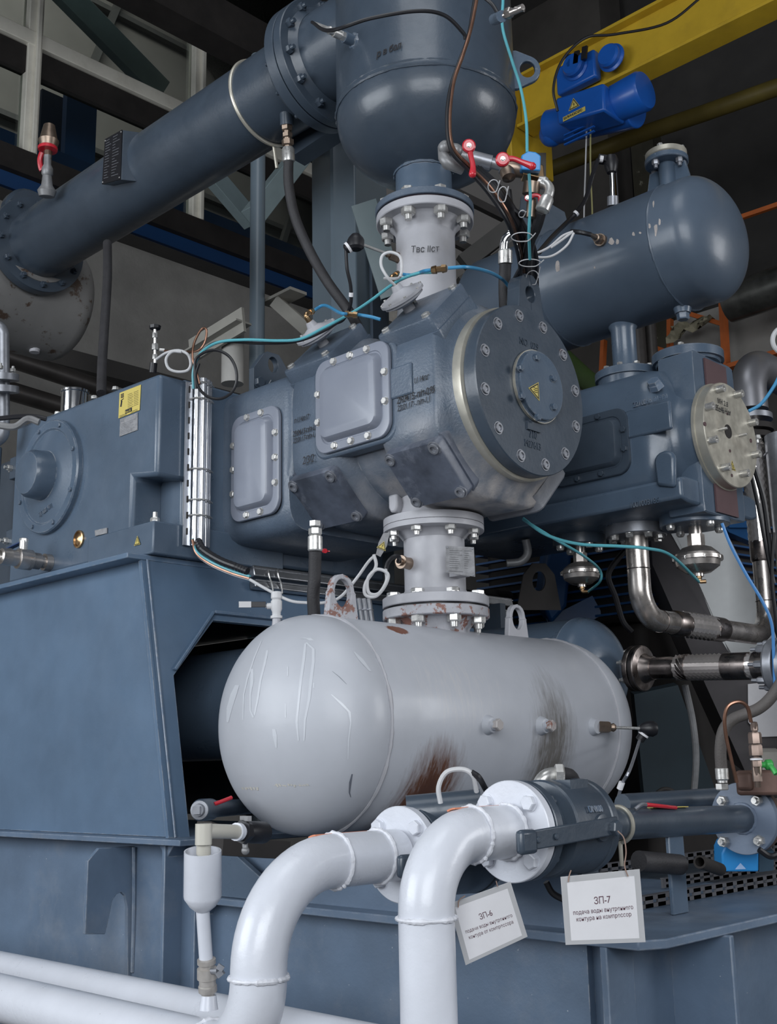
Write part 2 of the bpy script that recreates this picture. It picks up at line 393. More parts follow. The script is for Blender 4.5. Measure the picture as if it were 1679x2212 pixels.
def warn_sign(parent, c, u, v, s, w, sym='!'):
    """yellow triangle with black rim"""
    c, u, v, w = Vector(c), Vector(u), Vector(v), Vector(w)
    g = G(c)
    tri = lambda k, z: [c+u*(-.5*s*k)+v*(-.32*s*k)+w*z, c+u*(.5*s*k)+v*(-.32*s*k)+w*z, c+v*(.55*s*k)+w*z]
    g.mi = 0; g.prism(tri(1.12, 0), w*.0008); g.mi = 1; g.prism(tri(.98, .0008), w*.0004); g.mi = 0; g.prism(tri(.74, .0012), w*.0004)
    g.mi = 1
    if sym == '!': g.bar(c+v*(.22*s)+w*.0018, c-v*(.05*s)+w*.0018, .07*s, .0006, w); g.bar(c-v*(.12*s)+w*.0018, c-v*(.18*s)+w*.0018, .07*s, .0006, w)
    elif sym == 'hot':
        for k in (-1, 0, 1):
            P = [c+u*(k*.12*s+.03*s*sin(q*2.2))+v*((-.2+.09*q)*s)+w*.0018 for q in range(5)]
            g.tube(P, .018*s, 5)
    elif sym == 'bolt':
        g.prism([c+u*(.06*s)+v*(.26*s)+w*.0016, c+u*(-.1*s)+v*(.0*s)+w*.0016, c+u*(.0*s)+v*(.02*s)+w*.0016, c+u*(-.04*s)+v*(-.24*s)+w*.0016, c+u*(.1*s)+v*(.06*s)+w*.0016, c+u*(.01*s)+v*(.05*s)+w*.0016], w*.0006)
    return g.build('warning_label', [YEL, INK], parent, label='yellow triangular warning label with black border')
def flange(g, c, ax, r0, R, t, groove=0):
    """disc with a hub"""
    g.lathe(c, ax, [(0, R*.985), (t*.12, R), (t*.88, R), (t, R*.985)], 56)
    return g
def superring(cy, cz, x, H, p=18, n=96, ax='X'):
    """closed outline around an axis; H = list of (normal angle deg, distance)"""
    out = []
    for k in range(n):
        t = 2*pi*k/n; d = (cos(t), sin(t)); s_ = 0
        for a, h in H:
            q = (d[0]*cos(radians(a))+d[1]*sin(radians(a)))/h
            if q > 0: s_ += q**p
        r = s_**(-1/p)
        y, z = cy+r*d[0], cz+r*d[1]
        out.append(V(x, y, z) if ax == 'X' else V(y, x, z))
    return out

# ================================================================== THE HALL
def slab(name, lo, hi, m, kind=True):
    lo, hi = Vector(lo), Vector(hi)
    g = G(); g.box((lo+hi)/2, hi-lo); o = g.build(name, m)
    return struct(o) if kind else o
slab('floor', (-16, -6, -.2), (8, 18, 0), CONCD)
XW = -10.0
ztop = oX(243, 518, XW).z           # top of the concrete parapet below the windows
slab('wall_left', (XW-.3, -6, 0), (XW, 17, ztop), CONC)
slab('trim_1', (XW-.2, -6, ztop), (XW+.25, 17, oX(279, 500, XW+.25).z-.02), CONCD)     # sill beam
zb = oX(400, 545, XW).z
slab('trim_2', (XW-.12, -6, zb), (XW+.02, 17, zb+.16), BLUEB)                # blue flashing strip
zg0 = zb+.42
slab('trim_3', (XW-.3, -6, zb+.16), (XW+.1, 17, zg0), DARKST)                 # dark lintel
# windows between the sill and the roof
zt = oX(100, 105, XW).z
ym = [oX(62, 250, XW).y, oX(427, 150, XW).y]; step = ym[1]-ym[0]
g = G(); hw = .14
for k in range(-3, 5):
    y = ym[0]+k*step; g.box((XW, y, (zg0+11.5)/2), (.14, hw*1.15, 11.5-zg0))
    g.box((XW+.09, y+.02, (zg0+11.5)/2), (.05, .05, 11.5-zg0))
g.box((XW, 5, zt), (.16, 22, .16))
win = struct(g.build('window_1', FRAMEW, bevel=.008)); win['label'] = 'cream painted steel frame of the hall window band'
g = G(); g.box((XW-.02, 6, (zg0+11.5)/2), (.012, 22, 11.5-zg0)); g.build('glass_pane', GLASSM, win)
slab('trim_4', (XW-.06, -6, zt-.40), (XW+.04, 17, zt-.10), DARKST)             # dark crane rail under the transom
# what shows behind the windows
slab('wall_outer', (-17.3, -6, 0), (-17, 24, 20), HALLW)
g = G()
for k in range(9):
    y = 2+k*2.6
    g.bar((-16.8, y, 6), (-16.8, y+4.5, 20), .12, .12, AX); 
    g.box((-16.9, 10, 8.0+k*1.5), (.12, 30, .10))
g.build('trim_5', mat('outer_truss_grey', (.07, .07, .07), .7)); struct(bpy.data.objects['trim_5'])
def oblique(name, a, b, X, w, m, t=.12):
    P, Q = oX(*a, X), oX(*b, X); g = G(); g.bar(P, Q, w, t, AX); return g.build(name, m, bevel=.005)
slabs = [((133, 182), (207, 380), 'tall bright blue sheet panel standing behind the left window'), ((80, 215), (133, 330), 'dark blue sheet panel at the left of the tall blue panel')]
for i, (a, b, lab) in enumerate(slabs):
    p, q = oX(a[0], b[1], -11.5-.5*i), oX(b[0], a[1], -11.5-.5*i)
    g = G(); g.box((p.x, (p.y+q.y)/2, q.z/2), (.1, abs(q.y-p.y), q.z)); 
    o = g.build('sheet_panel', mat('panel_blue_%d' % i, ((.008, .055, .17), (.006, .022, .06))[i], .5, vs=1)); tag(o, lab, 'panel')
g = G(); P = oX(450, 400, -11.3); g.box((-11.3, 9.5, P.z-1.2), (.1, 9, 1.6))
tag(g.build('sheet_panel', BLUEB), 'long dark blue sheet wall seen through the lower windows behind the pole', 'panel')
o = oblique('roof_brace', (95, -60), (350, 200), -10.4, .32, TEAL); tag(o, 'grey green diagonal steel brace crossing the upper left window', 'brace')
o = oblique('roof_brace', (430, 345), (545, 480), -8.6, .20, TEAL); tag(o, 'short grey green brace left of the round pole, falling to the right', 'brace')
o = oblique('roof_brace', (690, 285), (545, 470), -6.4, .16, TEAL); tag(o, 'grey green brace rising from the round pole up to the box column', 'brace')
# roof beams
P0, P1 = oX(250, -45, -8), oX(550, 88, -8); P1.z = P0.z = (P0.z+P1.z)/2
g = G(); g.bar(P0+(P0-P1)*2, P1+(P1-P0)*2, .3, .42, AZ); struct(g.build('trim_6', DARKST))
slab('ceiling', (-10.2, -2, 11.5), (-1, 18, 11.8), CONCD)
# concrete wall, far right side
g = G(); g.box((-1.4, 12.15, 6), (14.6, .3, 12)); struct(g.build('wall_right', CONCD))
for (a, b, yy) in [((1075, 0), (1330, 200), 11.6)]:
    p, q = oY(*a, yy), oY(*b, yy); g = G(); g.box(((p.x+q.x)/2, yy, 6), (abs(q.x-p.x), .5, 12)); struct(g.build('trim_7', mat('pillar_concrete', (.075, .068, .062), .9, var=.25, vs=1.5, bump=.4, bs=15, speck=.1)))
# grey slanted roof sheets with dark purlins seen under the upright vessel
g = G(); Pa, Pb = D(770, 330, 9.6), D(1180, 330, 10.4); Pc, Pd = D(1180, 700, 8.6), D(770, 700, 8.0)
g.prism([Pa, Pb, Pc, Pd], FW*.05); struct(g.build('trim_8', HALLW))
for i, (a, b, w) in enumerate([((785, 395), (860, 360), .10), ((790, 420), (1110, 590), .05), ((1000, 570), (1130, 470), .12), ((970, 410), (1110, 480), .05), ((1000, 620), (1120, 540), .14)]):
    g = G(); g.bar(D(*a, 8.0), D(*b, 8.1), w, .1, FW); o = g.build('trim_%d' % (9+i), DARKST if i in (1, 3) else mat('rafter_grey_%d' % i, (.06, .058, .055), .8)); struct(o)

# crane beam with hoist
yb = 7.5
zlo, zhi = 7.045, 7.525
x0, x1 = oY(1122, 150, yb).x-.05, 1.5
t = thing('crane_beam', (x0, yb, zlo), 'yellow overhead crane beam running up to the right of the upright vessel', 'crane beam')
g = G(); g.box(((x0+x1)/2, yb+.10, (zlo+zhi)/2), (x1-x0, .05, zhi-zlo)); g.build('web_plate', YELB, t)
g = G(); g.box(((x0+x1)/2, yb+.11, zlo), (x1-x0, .24, .03)); g.box(((x0+x1)/2, yb+.11, zhi), (x1-x0, .24, .03)); g.build('beam_flange', YELB, t, bevel=.004)
p, q = oX(1122, 150, x0), oX(1195, 320, x0)
g = G(); g.box((x0-.04, yb+.22, 7.11), (.06, .62, .80)); g.build('end_plate', YELB, t, bevel=.01)
hp = oY(1290, 200, yb)
h = thing('electric_hoist', (hp.x, yb, hp.z), 'bright blue electric hoist hanging under the yellow crane beam', 'hoist')
yf = yb-.28
def Hq(x, y, yy=yf): return oY(x, y, yy)
g = G(); a, b, c_, d_ = Hq(1200, 212), Hq(1304, 178), Hq(1306, 238), Hq(1204, 268)
g.prism([a, b, c_, d_], (0, .30, 0)); g.build('control_box', HOIST, h, bevel=.02)
g = G(); p0 = Hq(1190, 275, yb+.1); p1 = Hq(1375, 235, yb+.1); g.cyl(p0, p1, .155, n=36); g.build('rope_drum', HOIST, h, bevel=.01)
g = G(); p0 = Hq(1330, 225, yb-.05); p1 = Hq(1392, 222, yb-.05); g.lathe(p0, AX, [(-.05, .10), (0, .15), ((p1-p0).length*.9, .165), ((p1-p0).length, .15), ((p1-p0).length+.015, .06)], 40); g.build('motor_drum', HOIST, h)
g = G(); g.box(Hq(1250, 165, yb)+V(0, 0, .02), (.40, .10, .26)); g.box(Hq(1290, 160, yb+.2), (.36, .06, .28)); g.build('trolley_frame', HOIST, h, bevel=.02)
for (x, y, yy) in ((1238, 140, yb-.10), (1315, 120, yb-.10)):
    c = Hq(x, y, yy); g = G(); g.lathe(c, AY, [(-.03, .05), (-.03, .085), (-.01, .10), (.03, .10), (.04, .12), (.05, .12)], 30); g.build('trolley_wheel', HOIST, h)
for k in range(3):
    g = G(); c = Hq(1250, 250+k*10, yb-.12); g.box(c+V(0, 0, -.12), (.30, .02, .012)); g.build('louver', HOIST, h)
g = G(); g.sph(Hq(1192, 290, yb+.1), .11, 20, 12); g.build('brake_cover', HOIST, h)
for (x, y) in ((1230, 130), (1248, 122), (1265, 112)):
    g = G(); c = Hq(x, y, yb-.12); g.bar(c+V(0, 0, .05), c-V(.02, 0, .06), .05, .02, AY); g.build('guide_plate', BLACK, h)
u_ = (Hq(1304, 200)-Hq(1200, 235)); u_.y = 0; u_.normalize()
lb = Hq(1217, 262, yf-.004)
g = G(); e1 = Hq(1265, 238, yf-.004)-lb; g.prism([lb+V(0, 0, -.005), lb+e1+V(0, 0, -.005), lb+e1+V(0, 0, .035), lb+V(0, 0, .035)], (0, -.002, 0)); g.build('name_label', YEL, h)
o = write('БАЛКАНСКО ЕХО', lb+V(.008, -.004, .006), e1, AZ, .030, INK, h, 'maker_lettering', space=.82, bold=.0006)
sgn = warn_sign(h, Hq(1240, 226, yf-.003), e1.normalized(), AZ, .10, -AY, 'bolt')
for k, (x, m_) in enumerate(((1268, CABW), (1276, mat('yellow_rope', (.30, .28, .12), .6)))):
    g = G(); g.tube([Hq(x, 268, yb-.05), Hq(x-3+k*3, 370, yb-.05), Hq(x-6+k*10, 470, yb-.05), Hq(x-8+k*14, 700, yb-.05)], .007, 6)
    tag(g.build('pendant_rope', m_), ('thin pale rope hanging from the blue hoist', 'thin yellow flecked rope hanging at the right of the pale one')[k], 'rope')
g = G(); g.tube([D(1520, -10, 8.5), D(1440, 50, 8.4), D(1330, 74, 8.2), D(1265, 82, 8.1), D(1215, 130, 8.1), D(1196, 190, 8.1), D(1205, 240, 8.1)], .010, 7)
tag(g.build('power_cable', BLACK), 'black power cable looping along the yellow beam down to the blue hoist', 'cable')
g = G(); g.tube([oY(1380, 292, 8.6), oY(1520, 245, 8.6), oY(2300, -30, 8.6)], .075, 14, smooth=False)
g.tube([oY(1100, 400, 8.6), oY(1380, 292, 8.6)], .075, 14, smooth=False)
tag(g.build('service_pipe', MUDY), 'dull yellow pipe running in the dark below the crane beam', 'pipe')
# concrete parapet with orange guard frame at far right
yw = 9.3
z1, z0 = oY(1560, 660, yw).z, oY(1560, 790, yw).z
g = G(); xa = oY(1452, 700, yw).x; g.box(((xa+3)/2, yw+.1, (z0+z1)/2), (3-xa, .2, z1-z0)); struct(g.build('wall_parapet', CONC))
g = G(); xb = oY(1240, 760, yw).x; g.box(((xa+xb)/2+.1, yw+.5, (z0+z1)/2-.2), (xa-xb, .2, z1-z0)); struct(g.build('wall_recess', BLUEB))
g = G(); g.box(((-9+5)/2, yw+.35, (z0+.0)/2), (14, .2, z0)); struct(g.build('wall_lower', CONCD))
fy = yw-.25
t = thing('guard_frame', oY(1566, 800, fy), 'orange painted angle steel guard frame in front of the grey parapet', 'guard frame')
def obar(a, b, w=.05, y2=fy, nm='rail'):
    g = G(); g.bar(oY(*a, fy), oY(*b, y2), .04, w, AY); return g.build(nm, ORANGE, t)
obar((1300, 830), (1305, 735), .06, nm='post'); obar((1448, 770), (1448, 690), .06, nm='post'); obar((1570, 800), (1562, 655), .09, nm='post')
obar((1535, 805), (2300, 582), .10); obar((1590, 612), (2300, 405), .07); obar((1600, 470), (2300, 232), .04); obar((1900, 697), (1890, 370), .09, nm='post')
obar((1370, 735), (1455, 765), .05); obar((1480, 675), (1560, 700), .04)
g = G(); g.tube([oY(1575, 655, 8.7), oY(1635, 635, 8.7), oY(2300, 400, 8.7)], .17, 20, smooth=False)
tag(g.build('lagged_pipe', mat('dark_foil_lagging', (.07, .07, .065), .3, .5, var=.5, vs=5, bump=.8, bs=6), None), 'dark foil wrapped pipe lying on the parapet behind the orange frame', 'pipe')
g = G(); c = oY(1490, 715, fy-.05)
gr = [[c+V(-.19+.42*i/11, .10*sin(i*1.3+j*.9)*.5-.05*j/5, .10-.02*i/11-(.18-.012*i)*j/6+.018*sin(i*2.1+j*1.7)) for i in range(12)] for j in range(7)]
for q in range(2):
    vv_ = [[g.bm.verts.new(p+V(0, .012*q, 0)) for p in r] for r in gr]
    for j in range(6):
        for i in range(11): g.quad((vv_[j][i], vv_[j][i+1], vv_[j+1][i+1], vv_[j+1][i]))
o = tag(g.build('cloth_rag', RAG), 'crumpled khaki rag hung on the orange rail under the dark tank', 'rag')
g = G(); q = oY(1375, 690, 8.3); g.cyl(V(q.x, q.y, 0), q, .07, n=14); tag(g.build('rusty_pipe', BLKPIPE), 'rusty dark upright pipe behind the small neck of the dark tank', 'pipe')
g = G(); q = oY(1402, 660, 8.4); g.cyl(V(q.x, q.y, 0), q, .05, n=14); tag(g.build('rusty_pipe', BLKPIPE), 'thinner rusty upright pipe right of the small neck of the dark tank', 'pipe')
g = G(); g.tube([oY(1180, 740, 8), oY(1260, 815, 8), oY(1330, 870, 8)], .09, 14, smooth=False)
tag(g.build('old_pipe', GREENP), 'dark green pipe running behind the big round end cover', 'pipe')
g = G(); q = oY(1327, 335, 8.6); g.cyl(V(q.x, q.y, 3.5), q, .02, n=12)
tag(g.build('glass_level_rod', CHROME), 'thin bright rod standing behind the dark tank, below the hoist', 'rod')
g = G(); q = oY(1395, 300, 11.3); g.box((q.x, q.y, q.z/2), (.30, .2, q.z)); tag(g.build('peeling_post', mat('flaking_paint', (.05, .045, .03), .9, var=.4, rust=.35, rcol=(.26, .25, .20), vs=2)), 'dark post with flaking pale paint behind the dark tank', 'post')

# left background pipework
def bpipe(a, b, X, r, m, lab, name='background_pipe'):
    P, Q = oX(*a, X), oX(*b, X); d = (Q-P); g = G(); g.cyl(P-d*.6, Q+d*.15, r, n=20); return tag(g.build(name, m), lab, 'pipe')
bpipe((35, 778), (215, 838), -8, .075, BLKPIPE, 'upper of the two rusty dark pipes behind the silver filter pot')
bpipe((40, 850), (140, 880), -8, .075, BLKPIPE, 'lower of the two rusty dark pipes behind the silver filter pot')
P, Q = oX(30, 752, -8.6), oX(330, 828, -8.6)
g = G(); g.bar(P-(Q-P), Q+(Q-P), .2, .16, AZ); tag(g.build('cable_channel', CONCD), 'dark steel channel along the concrete wall above the rusty pipes', 'channel')
g = G(); c = D(503, 745, 7.0); g.cyl(c-AZ*.25, c+AZ*.115, .068, n=24); tag(g.build('white_lamp_tube', mat('dusty_white_tube', (.36, .35, .33), .6)), 'short dusty white tube under the grey angle bracket', 'tube')
g = G(); g.bar(D(412, 760, 7.1), D(527, 690, 6.8), .02, .16, AZ); g.bar(D(412, 765, 7.1), D(527, 695, 6.8), .12, .012, AZ)
tag(g.build('angle_bracket', DUSTY), 'dusty grey angle bracket above the short white tube', 'bracket')
g = G(); g.bar(D(580, 660, 7.5), D(645, 628, 7.3), .14, .02, AZ); g.bar(D(600, 655, 7.4), D(690, 735, 7.2), .10, .08, AZ)
tag(g.build('angle_bracket', DUSTY), 'dusty folded steel bracket between the round pole and the box column', 'bracket')
g = G(); g.box(D(812, 640, 6.5), (.25, .35, .38)); 
tag(g.build('junction_block', mat('dirty_white_metal', (.33, .31, .28), .6, var=.5, vs=8, bump=.6, bs=10)), 'dirty pale metal block right of the box column, behind the pneumatic tubes', 'block')

# ================================================================== SKID AND PEDESTAL
XT, YC, ZC = -2.722, 3.055, 2.757           # tank / nozzle X, first cylinder axis Y and Z
t = thing('steel_skid', (-3.2, 2.335, 0), 'blue grey welded steel skid base under the whole compressor', 'skid')
g = G()
g.box((-5.8, 2.79, 1.272), (5.2, .98, .020))                      # left upper top plate
g.prism([(-3.19, 2.335, 1.087), (-1.51, 2.335, 1.087), (-1.475, 2.40, 1.087), (-1.475, 9.8, 1.087), (-1.80, 9.8, 1.087), (-1.80, 3.565, 1.087), (-3.19, 3.565, 1.087)], (0, 0, .022))
g.build('top_plate', PBW, t, bevel=.003)
g = G(); g.box((-5.0, 2.42, .62), (6.6, .025, 1.28)); g.build('left_web', PBW, t)
g = G(); g.box((-2.44, 2.445, .54), (1.64, .025, 1.09)); g.build('front_web', PBW, t)
g = G(); g.box((-1.64, 5.5, .54), (.025, 6.1, 1.09)); g.build('side_web', PBW, t)
for xs, zt_ in ((-3.34, 1.262), (-3.17, 1.087)):
    g = G(); g.box((xs, 2.385, zt_/2), (.018, .10, zt_))
    g.prism([(xs-.045, 2.345, zt_), (xs+.045, 2.345, zt_), (xs+.009, 2.345, zt_-.04), (xs-.009, 2.345, zt_-.04)], (0, .09, 0))
    g.build('stiffener', PBW, t, bevel=.003)
g = G(); g.box((-1.605, 2.39, .545), (.020, .11, 1.085)); g.build('stiffener', PBW, t, bevel=.003)
g = G(); g.box((-1.545, 2.67, .545), (.17, .018, 1.085)); g.build('stiffener', PBW, t, bevel=.003)
g = G(); g.prism([(-3.22, 2.36, 1.262), (-3.03, 2.36, 1.262), (-2.85, 2.36, 1.172), (-2.83, 2.36, 1.11), (-3.20, 2.36, 1.11)], (0, .02, 0)); g.build('gusset', PB, t, bevel=.002)
g = G(); g.box((-2.72, 2.62, 1.19), (.02, .35, .16)); g.build('gusset', PB, t)
# hook shaped pipe support welded to the left web, standing out toward the aisle
xh = -3.62
pts = [oX(x, y, xh) for x, y in ((289, 1828), (214, 1832), (190, 1860), (184, 2018), (227, 2018), (232, 2000), (243, 1945), (252, 1932), (262, 1927), (270, 1935), (275, 1960), (276, 2108), (290, 2112))]
g = G(); g.prism(pts, (-.016, 0, 0)); g.build('pipe_support_hook', PBW, t, bevel=.002)
g = G(); p, q = oX(289, 1830, xh+.01), oX(286, 2100, xh+.01); g.tube([p, p*.5+q*.5+V(.004, 0, 0), q], .007, 8); g.build('weld_bead', PBW, t)

t = thing('machine_pedestal', (-3.56, 2.36, 1.28), 'tall tapered blue pedestal box carrying the crankcase at the left', 'pedestal')
g = G()
front = [oY(303, 1212, 2.37), oY(358, 1808, 2.37), V(-6.5, 2.37, 1.283), V(-6.5, 2.37, 2.262)]
g.prism(front, (0, .015, 0)); g.build('front_plate', PED, t)
g = G(); g.box((-5.03, 3.30, 2.271), (2.98, 2.02, .020)); g.build('top_flange', PED, t, bevel=.003)
A_, B_ = V(-3.545, 2.352, 2.262), V(-3.335, 2.352, 1.283)
nrm = (B_-A_).cross(AY).normalized()
if nrm.x < 0: nrm = -nrm
P = lambda x, y: oN(x, y, nrm, A_)
g = G(); th = nrm*-.018
E = [A_, V(A_.x, 4.3, A_.z)]
a0 = P(375, 1459); b0 = P(461, 1340); c0 = P(575, 1354); r0 = V(c0.x, 3.9, c0.z); bl = P(410, 1810)
def sec(*ps): g.prism(ps, th)
sec(A_, a0, bl, B_); sec(A_, b0, a0); sec(A_, E[1], V(r0.x, 4.3, r0.z), r0, b0)
bm_ = g.build('side_plate', PED, t)
g = G()
for p, q in ((a0+V(.004, 0, .02), b0+V(.004, -.005, .03)), (b0+V(.004, 0, .03), r0+V(.004, 0, .03))): g.bar(p, q, .012, .02, nrm)
g.build('doubler_strip', PED, t, bevel=.003)
g = G(); g.tube([A_+V(.012, .018, 0), (A_+B_)/2+V(.012, .018, 0), B_+V(.012, .018, 0)], .004, 6); g.build('weld_bead', PBW, t)
g = G(); g.box((-4.9, 4.28, 1.75), (3.0, .04, 1.0)); g.box((-6.4, 3.3, 1.75), (.04, 2, 1.0)); g.build('rear_plate', PBD, t)

# dark vessel lying inside the pedestal
g = G(); g.lathe((-6.2, 2.95, 1.76), AX, [(0, .22), (2.2, .22), (2.72, .22), (2.80, .16), (2.83, 0)], 48)
o = g.build('pulsation_vessel', PB); tag(o, 'round blue vessel half hidden inside the opening of the pedestal', 'vessel')

# ================================================================== CRANKCASE
t = thing('crankcase', (-4.1, 2.38, 2.28), 'blue crankcase housing with a round cover and a yellow label, on the pedestal', 'crankcase')
g = G()
zt = 2.985
def cbox(x0, x1, y0, y1, z0, z1): g.box(((x0+x1)/2, (y0+y1)/2, (z0+z1)/2), (x1-x0, y1-y0, z1-z0))
# one closed casting: side outline extruded in Y with a pocket at the near corner
g.prism([(-4.60, 2.38, 2.30), (-3.66, 2.38, 2.30), (-3.66, 2.38, 2.60), (-3.50, 2.38, 2.575), (-3.50, 2.38, 2.978), (-4.60, 2.38, 3.01)], (0, .145, 0))
g.build('housing', PB, t, bevel=.017)
g = G(); cbox(-4.60, -3.52, 2.51, 3.6, 2.30, 2.99); g.build('rear_housing', PB, t, bevel=.012)
g = G(); cbox(-3.95, -3.50, 2.372, 3.0, 2.282, 2.405); g.build('foot', PB, t, bevel=.006)
g = G(); p, q = oY(0, 1262, 2.36), oY(210, 1222, 2.36)
cbox(-5.1, -3.95, 2.40, 2.8, 2.282, 2.31); g.build('foot_shim', PBD, t)
# worn highlights of bare primer along the corner edge
g = G(); g.prism([V(-3.512, 2.377, 2.61), V(-3.498, 2.377, 2.61), V(-3.497, 2.388, 2.61), V(-3.497, 2.388, 2.96), V(-3.510, 2.377, 2.965)], (0, 0, .001))
g.bm.free()
cc = V(-4.266, 2.38, 2.715)
g = G(); g.lathe(cc, -AY, [(0, .243), (.020, .243), (.026, .238), (.026, .205), (.020, .198), (.034, .13), (.040, .10)], 64, True, False)
g.lathe(cc, -AY, [(.030, .106), (.10, .100), (.118, .088), (.126, .05), (.128, 0)], 48, False, False)
g.build('round_cover', PB, t, bevel=0)
bolt_circle(t, cc+V(0, -.024, 0), -AY, .222, 8, ph=.35, kind='hex', r=.010, h=.012, m=PB)
o = write('21 880 971', cc+V(-.03, -.033, -.17), V(1, 0, .25), AZ, .028, PB, t, 'cast_lettering', .0015)
g = G(); c = oY(172, 1165, 2.38); g.lathe(c, -AY, [(0, .036), (.008, .036), (.010, .030), (.004, .028), (.010, .015), (.014, 0)], 30); g.build('sight_glass', [BRASS], t, label='brass rimmed oil sight glass')
g = G(); a, b, c_, d_ = (oY(x, y, 2.377) for x, y in ((206, 1146), (232, 1140), (232, 1152), (207, 1158))); g.prism([a, b, c_, d_], (0, -.003, 0)); g.build('rating_plate', PLATE, t, label='small grey riveted plate')
def sheet(pix, Y, m, nm, lab=None, par=None, th=.0015, bev=0):
    g = G(); g.prism([oY(x, y, Y) for x, y in pix], (0, -th, 0)); return g.build(nm, m, par, label=lab, bevel=bev)
ys = 2.378
lab = sheet([(259, 849), (305, 831), (302, 886), (256.5, 904)], ys, YEL, 'warning_label', 'yellow instruction label', t)
P_ = lambda x, y, k=.002: oY(x, y, ys)+V(0, -k, 0)
u_ = (P_(302, 886)-P_(256.5, 904)).normalized()
g = G()
for r in range(3): g.bar(P_(262, 853+r*3.2), P_(268.5, 850.6+r*3.2), .0006, .004, AZ)
for r in range(9): g.bar(P_(277, 853+r*3.6), P_(287+(r % 3), 849+r*3.6), .0005, .0012, AZ); g.bar(P_(290, 848+r*3.6), P_(300, 844+r*3.6), .0005, .0012, AZ)
g.bar(P_(262, 879), P_(264, 866), .0006, .010, AZ); g.bar(P_(262, 866), P_(268, 861), .0006, .004, AZ)
g.bar(P_(271.5, 890.2), P_(286, 884.4), .0008, .016, AZ)
for r in range(2): g.bar(P_(259, 899+r*2.4), P_(275, 893.2+r*2.4), .0005, .0012, AZ); g.bar(P_(283, 889.5+r*2.4), P_(298, 884+r*2.4), .0005, .0012, AZ)
g.build('printing', INK, lab)
o = write('Roto Oil', P_(272.3, 893, .003), u_, AZ, .0125, YEL, lab, 'printing', .0002)
pl = sheet([(260, 906), (298, 891), (297.5, 929), (258.5, 943.5)], ys, PLATE, 'rating_plate', 'grey metal rating plate under the yellow label', t, bev=.001)
g = G()
for r in range(2): g.bar(P_(262, 908+r*3), P_(268, 905.7+r*3), .0006, .003, AZ)
for r in range(7): g.bar(P_(262, 917+r*3.5), P_(294-(r*5 % 11), 904.5+r*3.5+(r*5 % 11)*.38), .0004, .0011, AZ)
g.build('printing', STEELG, pl)
for x, y in ((262, 907.5), (295.5, 894), (295.5, 927), (261, 940)): bolt(pl, P_(x, y, .002), -AY, 'round', .003, .002, STEEL, 'rivet')
warn_sign(t, oY(296.5, 1170, 2.368), AX, AZ, .036, -AY)
bolt(t, V(-3.57, 2.425, 2.405), AZ, 'nut', .018, .028, STEEL)
for x, y in ((115, 888), (195, 848), (78, 905), (240, 833)):
    p = oY(x, y, 2.40); bolt(t, V(p.x, 2.42, 3.008), AZ, 'hex', .013, .016, STEEL)
for z_ in (2.83, 2.50):
    c = V(-4.62, 2.44, z_); g = G(); g.box(c, (.08, .10, .10)); g.build('side_bracket', PBD, t, bevel=.004); bolt(t, c+V(-.04, -.03, 0), -AX, 'nut', .016, .02, STEEL); bolt(t, c+V(-.02, -.05, 0), -AY, 'nut', .015, .02, STEEL)
g = G(); g.plate_hole([(-.10, -.10), (.12, -.10), (.12, -.02), (.045, .07), (.03, .085), (-.03, .085), (-.05, .07), (-.10, 0)], (0, .035), (.026, .033), (-3.42, 2.85, 3.06), AY, AZ, AX, .03)
o = g.build('lifting_lug', PBD, t, bevel=.004, label='dark lifting lug with an oval hole')
for dy in (-.06, .0): bolt(t, V(-3.385, 2.83+dy, 3.0), AX, 'hex', .022, .02, PBD)

# pieces at the far left edge
g = G(); g.box((-4.80, 2.95, 2.62), (.40, .9, .64)); g.build('coupling_side', PBD, t, bevel=.02)
g = G(); g.box((-4.80, 2.35, 2.66), (.06, .12, .60)); o = g.build('motor_end_housing', PB, bevel=.01); tag(o, 'narrow strip of blue coupling housing at the left edge', 'housing')
t2 = thing('oil_filter_pot', oY(160, 880, 2.5), 'polished tin breather pot standing on the crankcase top', 'breather')
c = V(-4.20, 2.50, 3.005); c = V(oY(161, 870, 2.50).x, 2.50, 3.005)
g = G(); g.lathe(c, AZ, [(0, .058), (.115, .058), (.118, .062), (.128, .062), (.131, .055), (.132, 0)], 40); g.build('pot', CHROME, t2)
g = G(); g.cyl(c+V(0, 0, .13), c+V(0, 0, .14), .006, n=12); g.build('knob', STEEL, t2)

# drain ball valve low on the crankcase
t2 = thing('drain_valve', oY(100, 1215, 2.36), 'dull nickel ball valve with blue lever, low on the crankcase left of the pedestal flange', 'valve')
a, b = V(oY(104, 1218, 2.40).x, 2.42, oY(104, 1218, 2.40).z), None
p0 = oY(108, 1216, 2.38); d = V(-.02, -1, .02).normalized()
L_ = lambda k: p0+d*k
prof = [(0, .026), (.03, .026), (.031, .019), (.05, .019), (.051, .025), (.085, .025), (.09, .031), (.15, .031), (.155, .024), (.185, .024), (.186, .027), (.225, .024), (.23, .017), (.222, .012), (.21, 0)]
prof = [(h_*.95, r_*1.35) for h_, r_ in prof]; g = G(); g.lathe(p0, d, prof, 24); g.build('valve_body', STAIN, t2)
g = G(); g.cyl(L_(.12)+V(0, 0, .03), L_(.12)+V(0, 0, .075), .017, n=16); g.hexa(L_(.12)+V(0, 0, .07), AZ, .018, .016); g.build('stem', STEEL, t2)
g = G(); g.bar(L_(.12)+V(0, 0, .072), L_(.14)+V(-.16, .0, .045), .026, .006); g.build('lever', mat('blue_grip', (.02, .045, .13), .4), t2, bevel=.002)

